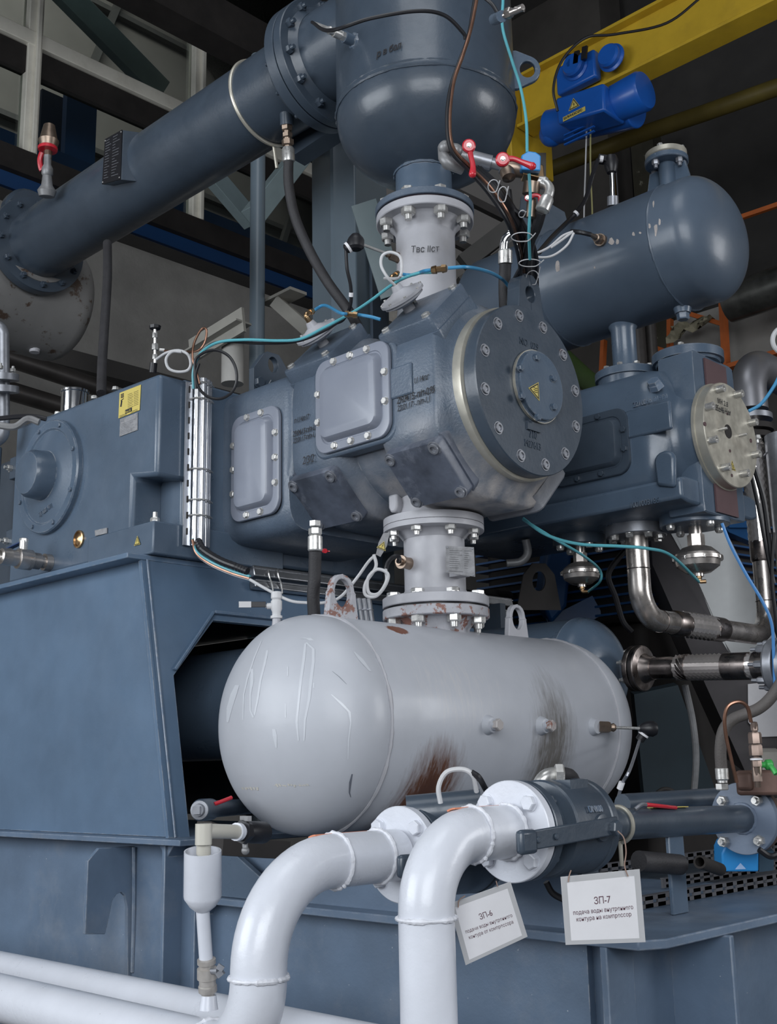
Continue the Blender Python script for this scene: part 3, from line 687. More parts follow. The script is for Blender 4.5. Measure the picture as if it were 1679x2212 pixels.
# ================================================================== CYLINDERS
OCT = [(0, .352), (180, .352), (90, .345), (270, .36), (45, .372), (135, .372), (225, .372), (315, .372)]
def cyl_body(sections, yc, zc, m, par, name='cylinder_casting', sc=1.):
    g = G(); g.rings([superring(yc, zc, x, [(a, h*sc*k) for a, h in H], p) for x, H, p, k in sections]); return g.build(name, m, par, ang=50)
RND = [(a, .33) for a in range(0, 360, 15)]
RECT = [(0, .352), (180, .352), (90, .235), (270, .385)]
t = thing('compressor_cylinder', (-2.8, YC, 2.39), 'large blue compressor cylinder with a big bolted round end cover', 'compressor cylinder')
cyl_body([(-3.56, RECT, 9, 1.), (-3.15, RECT, 9, 1.), (-3.13, RECT, 9, .985), (-3.12, OCT, 26, .96), (-3.10, OCT, 26, 1.), (-2.895, OCT, 26, 1.), (-2.87, OCT, 20, .985), (-2.84, RND, 20, 1.02), (-2.68, RND, 20, 1.02),
          (-2.65, OCT, 20, .985), (-2.625, OCT, 26, 1.), (-2.405, OCT, 30, 1.), (-2.392, OCT, 20, .975), (-2.378, RND, 20, 1.03), (-2.362, RND, 20, .97), (-2.345, RND, 20, .915), (-2.335, RND, 20, .90)], YC, 2.74, WORNC, t)
# raised casting band joining the pads on the visible side
def rrect(w, h, r, n=7):
    out = []
    for cx_, cy_, a0_ in ((w/2-r, h/2-r, 0), (-w/2+r, h/2-r, 90), (-w/2+r, -h/2+r, 180), (w/2-r, -h/2+r, 270)):
        for k in range(n): a = radians(a0_+90*k/(n-1)); out.append((cx_+r*cos(a), cy_+r*sin(a)))
    return out
def inspection_cover(par, c, w, h, m=COVER, nb=(2, 3), bm=STEEL, Y0=0, label=None):
    """embossed sheet cover on a -Y face"""
    c = Vector(c); R = []
    for dw, r, d in ((.0, .055, 0), (.0, .055, .010), (-.004, .053, .013), (-.010, .05, .0135), (-.058, .045, .0135), (-.064, .043, .010), (-.074, .04, .010), (-.088, .035, .030), (-.10, .03, .037), (-.14, .02, .041)):
        R.append([c+V(x, -d, z) for x, z in rrect(w+dw, h+dw, max(.008, r+.0*dw))])
    g = G(); g.rings(R); o = g.build('inspection_cover', m, par, label=label)
    g2 = G(); g2.prism([c+V(x, 0, z) for x, z in rrect(w-.004, h-.004, .053)], (0, .012, 0)); g2.build('gasket', BLACK, o)
    nx, nz = nb; k = .017
    P = [(-w/2+k+(w-2*k)*(i+1)/(nx+1), s*(h/2-k)) for i in range(nx) for s in (-1, 1)]+[(s*(w/2-k), -h/2+k+(h-2*k)*(j+1)/(nz+1)) for j in range(nz) for s in (-1, 1)]
    for x, z in P: bolt(o, c+V(x, -.0135, z), -AY, 'hex', .0130, .012, bm)
    return o
inspection_cover(t, (-3.305, 2.698, 2.635), .285, .42, nb=(2, 3), label='smaller tall pressed inspection cover on the distance piece')
g = G(); g.prism([V(-2.775+x, 2.702, 2.765+z) for x, z in rrect(.42, .37, .06)], (0, .06, 0)); g.build('cover_pad', CAST, t, bevel=.008)
inspection_cover(t, (-2.772, 2.698, 2.768), .372, .348, nb=(3, 2), label='wide pressed inspection cover in the middle of the cylinder')
g = G(); g.box((-2.55, 2.70, 2.775), (.12, .012, .11)); g.build('casting_boss', CAST, t, bevel=.006)
# diagonal valve covers
for nm, xa_, xb_ in (('valve_cover', -2.635, -2.388), ('valve_cover', -3.132, -2.885)):
    for sgn_ in (-1, 1):
        n_ = V(0, -1, sgn_).normalized(); u_ = AX; v_ = V(0, 1, sgn_).normalized()*1.
        c0_ = V((xa_+xb_)/2, YC, 2.74)+n_*.362+v_*(.006 if sgn_ < 0 else .012)
        w_ = xb_-xa_; hh = .225 if sgn_ < 0 else .26
        ext = 0 if sgn_ < 0 else .014
        g = G(); R = []
        for dw, r, d in ((.012, .022, -.06), (.012, .022, 0), (0, .018, .001), (0, .018, .034+ext), (-.006, .016, .040+ext), (-.07, .012, .042+ext)):
            R.append([c0_+u_*x+v_*z+n_*d for x, z in rrect(w_+dw, hh+dw, r)])
        g.rings(R); o = g.build('valve_cover', (mat('grimy_cover_%d' % int(xa_*-100), (.080, .092, .122), .42, var=.45, vs=7, dirt=.8, dcol=(.26, .28, .33), bump=.1) if sgn_ < 0 else CAST), t)
        if sgn_ < 0:
            for x, z in ((-1, -1), (1, -1), (1, 1), (-1, 1)): bolt(o, c0_+u_*x*(w_/2-.024)+v_*z*(hh/2-.024)+n_*.038, n_, 'cap', .0185, .011, STEELG)
        else:
            for x, z in ((-1, -1), (1, -1), (1, 1), (-1, 1)): bolt(o, c0_+u_*x*(w_/2-.03)+v_*z*(hh/2-.03)+n_*.054, n_, 'hex', .015, .013, STEEL)
# far lower valve covers (seen at the lower right)
n_ = V(0, 1, -1).normalized(); v_ = V(0, 1, 1).normalized()
for xm in (-2.51, -3.0):
    c0_ = V(xm, YC, 2.74)+n_*.355
    g = G(); g.rings([[c0_+AX*x+v_*z+n_*d for x, z in rrect(.25+dw, .25+dw, .03)] for dw, d in ((.02, -.03), (0, .0), (0, .032), (-.01, .040))]); g.build('valve_cover', CASTG, t)
# bottom nozzle neck and top nozzle neck
g = G(); g.lathe((XT, YC-.01, 2.345), AZ, [(0, .182), (.026, .182), (.03, .13), (.08, .122), (.2, .15)], 48); g.build('lower_nozzle', GREYP, t)
g = G(); g.lathe((XT, YC-.01, 3.02), AZ, [(0, .19), (.05, .17), (.09, .14), (.12, .118), (.16, .113)], 48); g.build('upper_nozzle', CASTG, t)
g = G(); c = oY(848, 1088, 2.90); g.prism([c+V(-.022, 0, .035), c+V(.022, 0, .035), c+V(.022, 0, -.012), c+V(.012, 0, -.032), c+V(-.012, 0, -.032), c+V(-.022, 0, -.012)], (0, .08, 0)); g.build('casting_boss', GREYP, t, bevel=.008)
# end cover
ce = V(-2.266, 3.062, 2.757)
g = G(); g.lathe(V(-2.362, 3.058, 2.755), AX, [(0, .305), (.006, .308), (.040, .308), (.044, .300)], 96); g.build('bare_metal_ring', BRASSY, t, label='bare machined ring behind the end cover')
ec = G(); ec.lathe(V(-2.320, 3.062, 2.757), AX, [(0, .296), (.004, .301), (.050, .302), (.054, .299)], 96)
o = ec.build('end_cover', PBD, t); EC = o
g = G()
outl = [(-.155, .235), (-.105, .285), (-.082, .33), (-.072, .395)]+[(.072*cos(pi-pi*k/8), .40+.068*sin(pi-pi*k/8)) for k in range(0, 9)]+[(.072, .395), (.082, .33), (.105, .285), (.155, .235), (.0, .15)]
g.plate_hole([(a*.86, b-.035) for a, b in outl], (0, .352), (.027, .030), V(-2.328, 3.062+.028, 2.757+.01), AY, AZ, AX, .056); g.build('lifting_lug', PBD, EC, bevel=.014)
bolt_circle(EC, V(-2.266, 3.062, 2.757), AX, .262, 12, ph=radians(12), kind='cap', r=.0165, h=.008, m=STEELG)
for (x, y) in ((1213, 761), (1081, 927)):
    p = oX(x, y, -2.266); g = G(); g.cyl(p-V(.01, 0, 0), p+V(.0012, 0, 0), .013, n=20); g.build('empty_bolt_hole', RED2, EC)
bc = V(-2.266, 3.085, 2.772)
g = G(); g.lathe(bc, AX, [(0, .128), (.012, .128), (.013, .122), (.026, .122), (.028, .119)], 64); b_ = g.build('centre_cap', PB, EC)
g = G(); g.ringplate(bc+V(.001, 0, 0), AX, .124, .1305, .010, 64); g.build('bare_rim', BRASSY, b_)
for (x, y) in ((1157, 773), (1122, 795), (1193, 818), (1125, 856), (1194, 880), (1160, 902)): bolt(b_, oX(x, y, -2.238), AX, 'hex', .0125, .014, PB)
warn_sign(b_, oX(1156, 843, -2.237), AZ, -AY, .060, AX, 'hot')
write('NO  029', oX(1122, 742, -2.266), AY, AZ, .036, PBD, EC, 'cast_lettering', .003)
write('710', oX(1143, 944, -2.266), AY, AZ, .036, PBD, EC, 'cast_lettering', .003)
write('M27613', oX(1133, 963, -2.266), AY, AZ, .036, PBD, EC, 'cast_lettering', .003, space=.95)
g = G(); p = oX(1152, 922, -2.262); g.box(p, (.01, .07, .03)); g.build('casting_pad', PBD, EC)
# marker writing on the cylinder flanks
yf = 2.7015
def scrawl(text, x, y, size, par, Y=yf-.0035, u=AX, m=INK, sh=.15, b=0.0, sp=.9): return write(text, oY(x, y, Y), u, AZ, size, m, par, 'marker_writing', .0003, shear=sh, bold=b, space=sp)
scrawl('29.04.15.-п/п-0,95', 857, 873, .034, t, b=.0002, sp=.86, Y=2.698)
scrawl('23.01.17 - п/п-1,1', 858, 889, .029, t, sp=.9, Y=2.698)
scrawl('1,1 14.п.г', 893, 829, .028, t, sp=.8, Y=2.698)
scrawl('29.04.15-п/п-1,8', 632, 944, .030, t, b=.0001, sp=.84, Y=2.697)
scrawl('23.01.17-п/п-1,1', 633, 958, .028, t, sp=.86, Y=2.697)
scrawl('п 1.14.п.17', 635, 915, .028, t, sp=.8, Y=2.697)
scrawl('2/3/2', 653, 1004, .042, t, sp=.9, Y=2.697)

# diaphragm valve actuators standing on the upper pads
def actuator(x, lab, vo=.045):
    n_ = V(0, -1, 1).normalized(); v_ = V(0, 1, 1).normalized()
    c = V(x+.008, YC, 2.74)+n_*.414+v_*vo
    a = thing('diaphragm_actuator', c, lab, 'actuator', 'diaphragm actuators of the large cylinder')
    g = G(); g.lathe(c, n_, [(0, .022), (.03, .020), (.032, .045), (.045, .075), (.052, .075), (.056, .084), (.061, .084)], 36); g.build('lower_shell', GREYP, a)
    g = G(); g.lathe(c+n_*.061, n_, [(0, .084), (.005, .084), (.007, .07), (.014, .045), (.026, .022), (.045, .016), (.047, .008)], 36); g.build('upper_shell', GREYP, a)
    bolt_circle(a, c+n_*.066, n_, .078, 8, kind='hex', r=.005, h=.006, m=STEEL)
    e = c+n_*.108; g = G(); g.hexa(e, n_, .011, .022); g.tube(bend([e+n_*.015, e+n_*.030, e+n_*.030+V(0, .028, .018)], .01), .009, 10, smooth=False); g.hexa(e+n_*.030+V(0, .024, .016), V(0, .85, .5), .012, .02); g.build('elbow_fitting', BRASS, a)
    return a, e+n_*.030+V(0, .04, .026)
A1, F1 = actuator(-2.585, 'pale round diaphragm actuator just left of the foot of the marked grey neck pipe')
A2, F2 = actuator(-3.02, 'pale round diaphragm actuator beside the big box column', .03)

# ================================================================== GREY RECEIVER TANK AND ITS RISER
TZ, TR = 1.637, .338
tk = thing('receiver_tank', (XT, 2.46, TZ-TR), 'big pale grey receiver tank lying under the large cylinder', 'tank')
g = G((XT, 2.46, TZ))
pr = []
b_ = .222
for k in range(15): a = pi/2*(1-k/14); pr.append((-.035-b_*sin(a)*1.0, TR*cos(a)))
pr += [(-.006, TR), (0, TR-.002), (.006, TR), (1.189, TR), (1.195, TR-.002), (1.201, TR)]
for k in range(15): a = pi/2*(k/14); pr.append((1.235+b_*sin(a), TR*cos(a)))
g.lathe((XT, 2.46, TZ), AY, pr, 96)
g.mi = 1
for yy in (2.46, 3.655): g.torus((XT, yy, TZ), AY, TR, .006, 110, 6, .35)
# dried lighter paint runs on the near head, following its curve
def headpt(x, y, lift=.0006):
    r = ray(x, y); lo, hi = 2.6, 5.
    def f(d):
        p = CAM+r*d; yy = 2.425-p.y; rad = sqrt((p.x-XT)**2+(p.z-TZ)**2)
        return (rad/TR)**2+((yy/b_)**2 if yy > 0 else 0)-1
    d = lo
    while f(d) > 0 and d < hi: d += .004
    for _ in range(20):
        m_ = d-.004
        d = d-.0002 if f(d-.0002) <= 0 else d
    p = CAM+r*d; yy = 2.425-p.y
    n = V((p.x-XT)/TR**2, (-yy/b_**2 if yy > 0 else 0), (p.z-TZ)/TR**2).normalized()
    return p+n*lift
def ribbon(pix, w):
    for i in range(len(pix)-1):
        (x0, y0), (x1, y1) = pix[i], pix[i+1]
        n_s = max(1, int(abs(y1-y0)/14)+1)
        for k in range(n_s):
            a, b = k/n_s, (k+1)/n_s
            wa = w[i]+(w[i+1]-w[i])*a; wb = w[i]+(w[i+1]-w[i])*b
            xa_, ya_, xb_, yb_ = x0+(x1-x0)*a, y0+(y1-y0)*a, x0+(x1-x0)*b, y0+(y1-y0)*b
            wa *= .75; wb *= .75; q = [headpt(xa_-wa, ya_), headpt(xa_+wa, ya_), headpt(xb_+wb, yb_), headpt(xb_-wb, yb_)]
            g.quad([g.bm.verts.new(p-g.o) for p in q])
g.mi = 2
for pix, w in (([(660, 1390), (657, 1420), (650, 1470), (645, 1520), (641, 1560), (645, 1600)], [3, 4, 4, 3, 3.5, 2]), ([(662, 1388), (677, 1402), (677, 1430), (672, 1470), (668, 1510), (659, 1555), (657, 1600)], [3, 4, 4, 4.5, 4, 3, 2]),
               ([(656, 1380), (664, 1378), (674, 1384)], [8, 10, 7]), ([(578, 1405), (573, 1430), (563, 1470), (557, 1510), (550, 1545)], [3, 3.5, 3, 3, 2]), ([(565, 1385), (550, 1420), (535, 1465), (527, 1500), (525, 1555)], [1.5, 2, 2.5, 2, 1.5]),
               ([(545, 1445), (545, 1470), (541, 1500), (541, 1535), (548, 1550)], [4, 5, 2.5, 2, 3]), ([(513, 1480), (505, 1500), (496, 1530), (492, 1560)], [6, 9, 8, 3]), ([(622, 1440), (622, 1460)], [1.5, 2]), ([(678, 1475), (678, 1486)], [2, 2.5]),
               ([(716, 1500), (738, 1520), (755, 1538), (758, 1560), (753, 1600), (752, 1640)], [2, 5, 4, 2, 2, 1]), ([(765, 1408), (780, 1425), (800, 1450)], [2, 7, 3]), ([(592, 1575), (594, 1590), (597, 1615)], [5, 6, 2]), ([(617, 1520), (617, 1550)], [1, 1.5])):
    ribbon(pix, w)
g.mi = 3
ribbon([(603, 1695), (604, 1700)], [0, 0]); 
for a, b, y in ((592, 672, 1695), (524, 565, 1702)):
    for k in range(int((b-a)/6)): ribbon([(a+k*6+random.uniform(-2, 2), y+random.uniform(-2, 1)), (a+k*6+3, y+random.uniform(2, 6))], [3.2, 2.2])
g.mi = 4
ribbon([(761, 1672), (757, 1690), (755, 1712), (758, 1722)], [2, 3.5, 2, 1]); ribbon([(718, 1450), (733, 1462), (749, 1478)], [.4, .8, .4])
g.build('shell', [TANKP, GREYP, mat('paint_run', (.545, .565, .605), .3, var=.03), mat('peeled_primer', (.52, .50, .45), .6), mat('dark_scuff', (.13, .14, .17), .6)], tk)
def lug(par, y, rusty, w=.145, h=.155):
    g = G(); o2 = [(-w/2, -.02), (w/2, -.02), (w/2*.80, h*.55)]+[(w*.36*cos(pi*k/8), h*.62+.36*w*sin(pi*k/8)) for k in range(9)]+[(-w/2*.80, h*.55)]
    g.plate_hole(o2, (0, h*.55), (w*.25, w*.32), (XT-.012, y, TZ+TR), AY, AZ, AX, .024)
    g.build('lifting_lug', GREYR if rusty else GREYP, par, bevel=.004, label='rust flecked lifting lug' if rusty else None)
yl = [oX(x, y, XT).y for x, y in ((737, 1330), (1116, 1372))]
lug(tk, yl[0], True); lug(tk, yl[1], False, .13, .13)
# plugs on the side facing the camera
def surf(x, y): return headpt(x, y, 0)
def radial(p): return V(p.x-XT, 0, p.z-TZ).normalized()
for i, (x, y) in enumerate(((1055, 1566), (1170, 1568))):
    p = surf(x, y); n_ = radial(p); n_ = (n_+AY*.0).normalized()
    g = G(); g.lathe(p-n_*.01, n_, [(0, .036), (.015, .030), (.030, .024), (.032, .018), (.045, .018)], 24); o = g.build('plug_boss', TANKP, tk)
    g = G(); g.hexa(p+n_*.032, n_, .020, .018); g.build('plug', mat('plug_rust_%d' % i, (.40, .37, .36), .45, var=.1, rust=(.15, .5)[i], vs=20, rcol=(.25, .10, .07)), o)
p = surf(1283, 1570); n_ = radial(p)
g = G(); g.lathe(p-n_*.01, n_, [(0, .036), (.015, .030), (.028, .024)], 24); g.build('sensor_boss', TANKP, tk)
ts = thing('temperature_probe', p, 'brass probe with long rod and black head in the far end of the grey tank', 'temperature probe')
hd = D(1399, 1574, (p-CAM).dot(FW)+.02)
d_ = (hd-p).normalized()
g = G(); g.hexa(p+d_*.018, d_, .021, .042); g.lathe(p+d_*.06, d_, [(0, .012), (.012, .016), (.02, .010)], 18); g.build('gland', BRONZE, ts)
g = G(); g.cyl(p+d_*.06, hd, .0055, n=12); g.build('rod', STEEL, ts)
g = G(); g.lathe(hd-d_*.03, d_, [(0, .012), (.012, .020), (.03, .026), (.05, .028), (.062, .022), (.064, 0)], 20); dn = (D(1383, 1600, (hd-CAM).dot(FW))-D(1402, 1572, (hd-CAM).dot(FW))).normalized()
g.lathe(hd, dn, [(0, .02), (.03, .019), (.031, .016), (.05, .016), (.052, .010)], 16); g.build('head', BLACK, ts, label='black connection head')
g = G(); g.cyl(hd+dn*.021, hd+dn*.029, .0196, n=16); g.build('head_sticker', PAPER, ts)
g = G(); e = hd+dn*.05; g.tube([e, D(1362, 1660, 3.6), D(1345, 1692, 3.6), D(1335, 1725, 3.62), D(1320, 1760, 3.66)], .0055, 8); g.build('braided_lead', STEELG, ts)
g = G(); g.cyl(D(1344, 1690, 3.595), D(1339, 1704, 3.60), .010, n=10); g.build('lead_sleeve', PAPER, ts)
# small vent valve on top of the near head
vv = thing('vent_valve', (-2.80, 2.385, 1.93), 'small pale vent valve with a side lever on top of the grey tank', 'valve')
p = V(-2.80, 2.372, 1.935)
g = G(); g.lathe(p-V(0, 0, .02), V(-.05, 0, 1), [(0, .020), (.045, .014), (.06, .013)], 18); g.build('stub_pipe', GREYP, vv)
p = p+V(-.003, 0, .035); g = G(); g.lathe(p, AZ, [(0, .019), (.008, .019), (.009, .014), (.02, .014), (.03, .018), (.055, .018), (.06, .014), (.065, .018), (.085, .017), (.087, .008)], 20)
g.lathe(p+V(0, 0, .04), V(-.7, -.7, 0), [(.015, .010), (.030, .010), (.031, .006), (.036, .006)], 12); g.build('valve_body', CABW, vv)
q = D(516, 1306, (p-CAM).dot(FW)-.02); s_ = p+V(0, 0, .045)+(q-p-V(0, 0, .045)).normalized()*.034
g = G(); g.bar(s_, q, .006, .018, AZ); g.build('lever', BLACK, vv, bevel=.001)
g = G(); g.bar(s_*.45+q*.55, q, .008, .019, AZ); g.build('lever_plate', CABW, vv)

rs = thing('riser_pipe', (XT, YC-.01, 2.02), 'pale grey flanged riser between the receiver tank and the large cylinder', 'pipe')
cR = V(XT, YC-.01, 0)
g = G(); g.cyl(cR+AZ*2.09, cR+AZ*2.32, .110, n=64); g.lathe(cR+AZ*2.08, AZ, [(0, .135), (.02, .118), (.03, .111)], 64, False, False); g.lathe(cR+AZ*2.325, -AZ, [(0, .135), (.02, .118), (.03, .111)], 64, False, False); g.build('pipe', GREYP, rs)
g = G(); g.lathe(cR+AZ*2.322, AZ, [(0, .178), (.002, .182), (.020, .182), (.022, .18)], 72); g.build('upper_flange', GREYP, rs, bevel=0)
g = G(); g.lathe(cR+AZ*2.050, AZ, [(0, .188), (.003, .190), (.032, .190), (.035, .186)], 72); g.build('lower_flange', GREYP, rs)
g = G(); g.cyl(cR+AZ*2.042, cR+AZ*2.050, .175, n=64); g.build('gasket', BLACK, rs)
g = G(); g.lathe(cR+AZ*2.007, AZ, [(0, .186), (.003, .190), (.032, .190), (.035, .188)], 72); g.lathe(cR+AZ*1.93, AZ, [(0, .115), (.04, .118), (.078, .145)], 64, False, False); g.build('tank_flange', GREYR, tk, label='tank flange with flaking paint and rust')
bolt_circle(rs, cR+AZ*2.085, AZ, .160, 8, ph=radians(19.3), kind='hex', r=.024, h=.018, m=STEEL)
bolt_circle(rs, cR+AZ*2.007, -AZ, .160, 8, ph=radians(25.7), kind='nut', r=.025, h=.024, m=STEEL)
bolt_circle(rs, cR+AZ*2.322, -AZ, .155, 8, ph=radians(25.7), kind='nut', r=.020, h=.018, m=STEEL)
# name plate on the riser
p = [D(x, y, 3.97) for x, y in ((963, 1179), (1024, 1182), (1027, 1246), (964, 1237))]
g = G(); w_ = (p[1]-p[0]).cross(p[3]-p[0]).normalized(); w_ = -w_ if w_.dot(FW) > 0 else w_
g.prism(p, w_*.002); npl = g.build('name_plate', PLATE, rs, bevel=.0005, label='metal name plate with engraved lines')
g = G(); q = lambda a, b: D(a, b, 3.97)+w_*.0026
for r in range(9):
    y = 1189+r*4.6; g.bar(q(971, y), q(971+random.uniform(15, 28), y+.8), .0004, .0022, w_); g.bar(q(1003, y+1), q(1003+random.uniform(8, 16), y+1.5), .0004, .0022, w_)
g.bar(q(971, 1233), q(1000, 1235), .0004, .003, w_); g.build('engraving', INK, npl)
for a, b in ((966.5, 1182), (1020.5, 1185), (1023, 1242), (967.5, 1234)): bolt(npl, q(a, b), w_, 'round', .003, .002, STEELG, 'rivet')
g = G(); g.box(D(993, 1240, 4.02), (.05, .05, .02)); g.build('plate_bracket', GREYP, rs)
# sensor in the riser and its coiled lead
p = D(872, 1215, 4.05); n_ = (D(860, 1212, 3.98)-p).normalized(); n_ = V(.1, -1, 0).normalized()
g = G(); g.lathe(p, n_, [(-.04, .022), (.0, .020), (.004, .024), (.016, .024), (.017, .014), (.03, .014)], 18); o = g.build('sensor_gland', BRONZE, rs)
g = G(); g.tube([p+n_*.03, D(862, 1203, 3.96), D(850, 1203, 3.95), D(838, 1216, 3.95), D(833, 1235, 3.95)], .008, 8); g.build('sensor_lead', BLACK, o)

# ================================================================== UPPER NECK, UPRIGHT VESSEL AND SUCTION PIPE
nk = thing('neck_pipe', (XT, YC-.01, 3.05), 'pale grey flanged neck pipe with marker writing between cylinder and upright vessel', 'pipe')
cN = V(XT, YC-.01, 0)
g = G(); g.cyl(cN+AZ*3.10, cN+AZ*3.50, .113, n=64); g.lathe(cN+AZ*3.533, -AZ, [(0, .150), (.025, .122), (.05, .113)], 64, False, False); g.build('pipe', GREYP, nk)
g = G(); g.lathe(cN+AZ*3.528, AZ, [(0, .184), (.003, .187), (.030, .187), (.033, .185)], 72); g.build('flange', GREYP, nk)
bolt_circle(nk, cN+AZ*3.528, -AZ, .158, 8, ph=radians(25.7), kind='nut', r=.027, h=.026, m=STEEL)
nn_ = V(.66, -.75, 0).normalized(); un_ = V(.75, .66, 0).normalized()
write('Твс IIст', cN+nn_*.1175-un_*.055+AZ*3.365, un_, AZ, .036, INK, nk, 'marker_writing', .0002, shear=.1)
p = V(XT-.085, YC-.085, 3.31); n_ = V(-.75, -.66, .12).normalized()
tp = thing('temperature_probe', p, 'temperature probe with round black head sticking out left of the grey neck pipe', 'temperature probe')
dd = (p-CAM).dot(FW); hd = D(769, 523, dd-.10)
p0 = D(858, 556, dd-.03); d_ = (hd-p0).normalized()
g = G(); g.cyl(p0-d_*.06, p0, .024, .020, n=18); g.hexa(p0, d_, .020, .030); g.lathe(p0+d_*.03, d_, [(0, .011), (.01, .014), (.02, .009)], 14); g.build('gland', BRONZE, tp)
g = G(); g.cyl(p0, hd, .0055, n=12); g.build('rod', STEEL, tp)
g = G(); g.lathe(hd+V(0, 0, -.03), AZ, [(0, .02), (.008, .030), (.035, .032), (.045, .028), (.060, .016), (.062, 0)], 20); dn = (D(745, 540, dd-.1)-hd).normalized(); g.lathe(hd, dn, [(.0, .02), (.03, .021), (.045, .018), (.05, .01)], 16); g.build('head', BLACK, tp)
g = G(); g.cyl(hd+dn*.030, hd+dn*.040, .0215, n=16); g.build('head_sticker', PAPER, tp)
g = G(); g.tube([hd+dn*.045, D(750, 580, dd-.1), D(758, 620, dd-.08), D(757, 660, dd-.05), D(742, 690, dd), D(720, 700, dd)], .0065, 8); g.build('lead', BLACK, tp)
g = G(); g.cyl(D(759, 632, dd-.075), D(758.5, 641, dd-.07), .0085, n=10); g.build('lead_sleeve', PAPER, tp)

vs_ = thing('upright_vessel', (XT, 3.07, 3.60), 'dark blue upright vessel with rounded bottom above the large cylinder', 'vessel')
cV = V(XT, 3.07, 0); VR = .352
g = G(); pr = [(3.985-.26*cos(pi/2*k/16), VR*sin(pi/2*k/16)) for k in range(17)]
pr += [(4.0, VR), (4.004, VR+.003), (4.02, VR+.004), (4.03, VR+.001), (5.6, VR)]
g.lathe(cV, AZ, pr, 110); g.build('shell', PBD, vs_)
g = G(); g.torus(cV+AZ*4.003, AZ, VR, .007, 120, 6, .4); g.torus(cV+AZ*4.022, AZ, VR, .005, 120, 6, .4); g.build('weld_bead', PBD, vs_)
g = G(); g.cyl(cN+AZ*3.59, cN+AZ*3.76, .109, n=56); g.torus(cN+AZ*3.742, AZ, .112, .006, 60, 6, .4); g.build('nozzle', PB, vs_)
g = G(); g.lathe(cN+AZ*3.568, AZ, [(0, .187), (.002, .190), (.026, .190), (.030, .185)], 72); g.build('flange', CAST, vs_, label='dark blue flange')
g = G(); g.cyl(cN+AZ*3.560, cN+AZ*3.569, .175, n=60); g.build('gasket', mat('red_black_gasket', (.05, .012, .015), .5), vs_)
bolt_circle(vs_, cN+AZ*3.598, AZ, .158, 8, ph=radians(19.3), kind='hex', r=.024, h=.018, m=STEEL)
# suction branch from the vessel, with two flanges
SZ, SY = 4.498, 3.05
g = G(); g.cyl((XT-.25, SY, SZ), (-3.25, SY, SZ), .206, n=64); g.lathe((-3.262, SY, SZ), AX, [(0, .245), (.02, .225), (.035, .207)], 64, False, False); g.build('side_branch', PBD, vs_)
g = G(); g.lathe((-3.300, SY, SZ), AX, [(0, .278), (.003, .282), (.042, .282), (.045, .278)], 80); g.build('branch_flange', PBD, vs_)
bolt_circle(vs_, V(-3.255, SY, SZ), AX, .243, 12, ph=.24, kind='nut', r=.020, h=.022, m=PBD)
# lugs, sensor and stub on the vessel
p = oY(800, 105, 2.80); n_ = V(p.x-XT, p.y-3.07, 0).normalized()
pv = V(XT, 3.07, p.z)+n_*VR
g = G(); g.cyl(pv-n_*.02, pv+n_*.045, .022, n=24); g.torus(pv, n_, .024, .007, 24, 6, .4); o = g.build('sensor_stub', PB, vs_)
g = G(); g.hexa(pv+n_*.045, n_, .019, .018); g.lathe(pv+n_*.063, n_, [(0, .018), (.03, .018), (.031, .014), (.045, .014), (.05, .016), (.06, .010), (.10, .008), (.13, .005)], 18); g.build('sensor', STEEL, o)
e = pv+n_*.19
g = G(); ps = [e, D(712, 66, 3.75), D(800, 40, 3.70), D(900, 24, 3.72), D(960, 33, 3.75), D(1000, 70, 3.78), D(1006, 85, 3.79)]
g.tube(ps, .0065, 8); tag(g.build('sensor_cable', BLACK), 'thin black cable from the left sensor of the upright vessel arching to the right', 'cable')
def onvs(x, y):
    r = ray(x, y); d = 3.0
    while d < 5:
        p = CAM+r*d
        if sqrt((p.x-XT)**2+(p.y-3.07)**2) < VR: return p-r*.008
        d += .002
    return p
wp, wq = onvs(813, 124), onvs(858, 106)
write('р в бол', wp, wq-wp, AZ, .036, INK, vs_, 'marker_writing', .0002, shear=.3, bold=.001)
g = G(); q = oY(1090, 118, 3.20); nl = V(.5, .87, 0).normalized(); nl = (RT-UP*RT.dot(UP)); nl.z = 0; nl.normalize(); base = V(XT, 3.07, q.z)+nl*VR
g.plate_hole([(-.02, -.085), (.012, -.085)]+[(.055+.052*cos(a_), .0+.060*sin(a_)) for a_ in [radians(-70+140*k/10) for k in range(11)]]+[(.012, .085), (-.02, .085)], (.055, 0), (.030, .036), base, nl, AZ, nl.cross(AZ), .02)
g.build('lifting_lug', PB, vs_, bevel=.003)
p = D(1068, 42, 3.72); g = G(); g.cyl(p, D(1085, 35, 3.6), .018, n=14); o = g.build('gauge_stub', PB, vs_)
g = G(); a_, b2 = D(1080, 38, 3.62), D(1130, 16, 3.55); g.cyl(a_, b2, .011, n=12); g.hexa(D(1095, 30, 3.6), b2-a_, .017, .02); g.bar(D(1112, 18, 3.56), D(1134, 22, 3.55), .01, .006); g.build('gauge_cock', STAIN, o)
g = G(); g.tube([D(1040, -10, 3.7), D(1062, 8, 3.68), D(1075, 28, 3.66)], .006, 8); g.build('gauge_lead', BLACK, o)

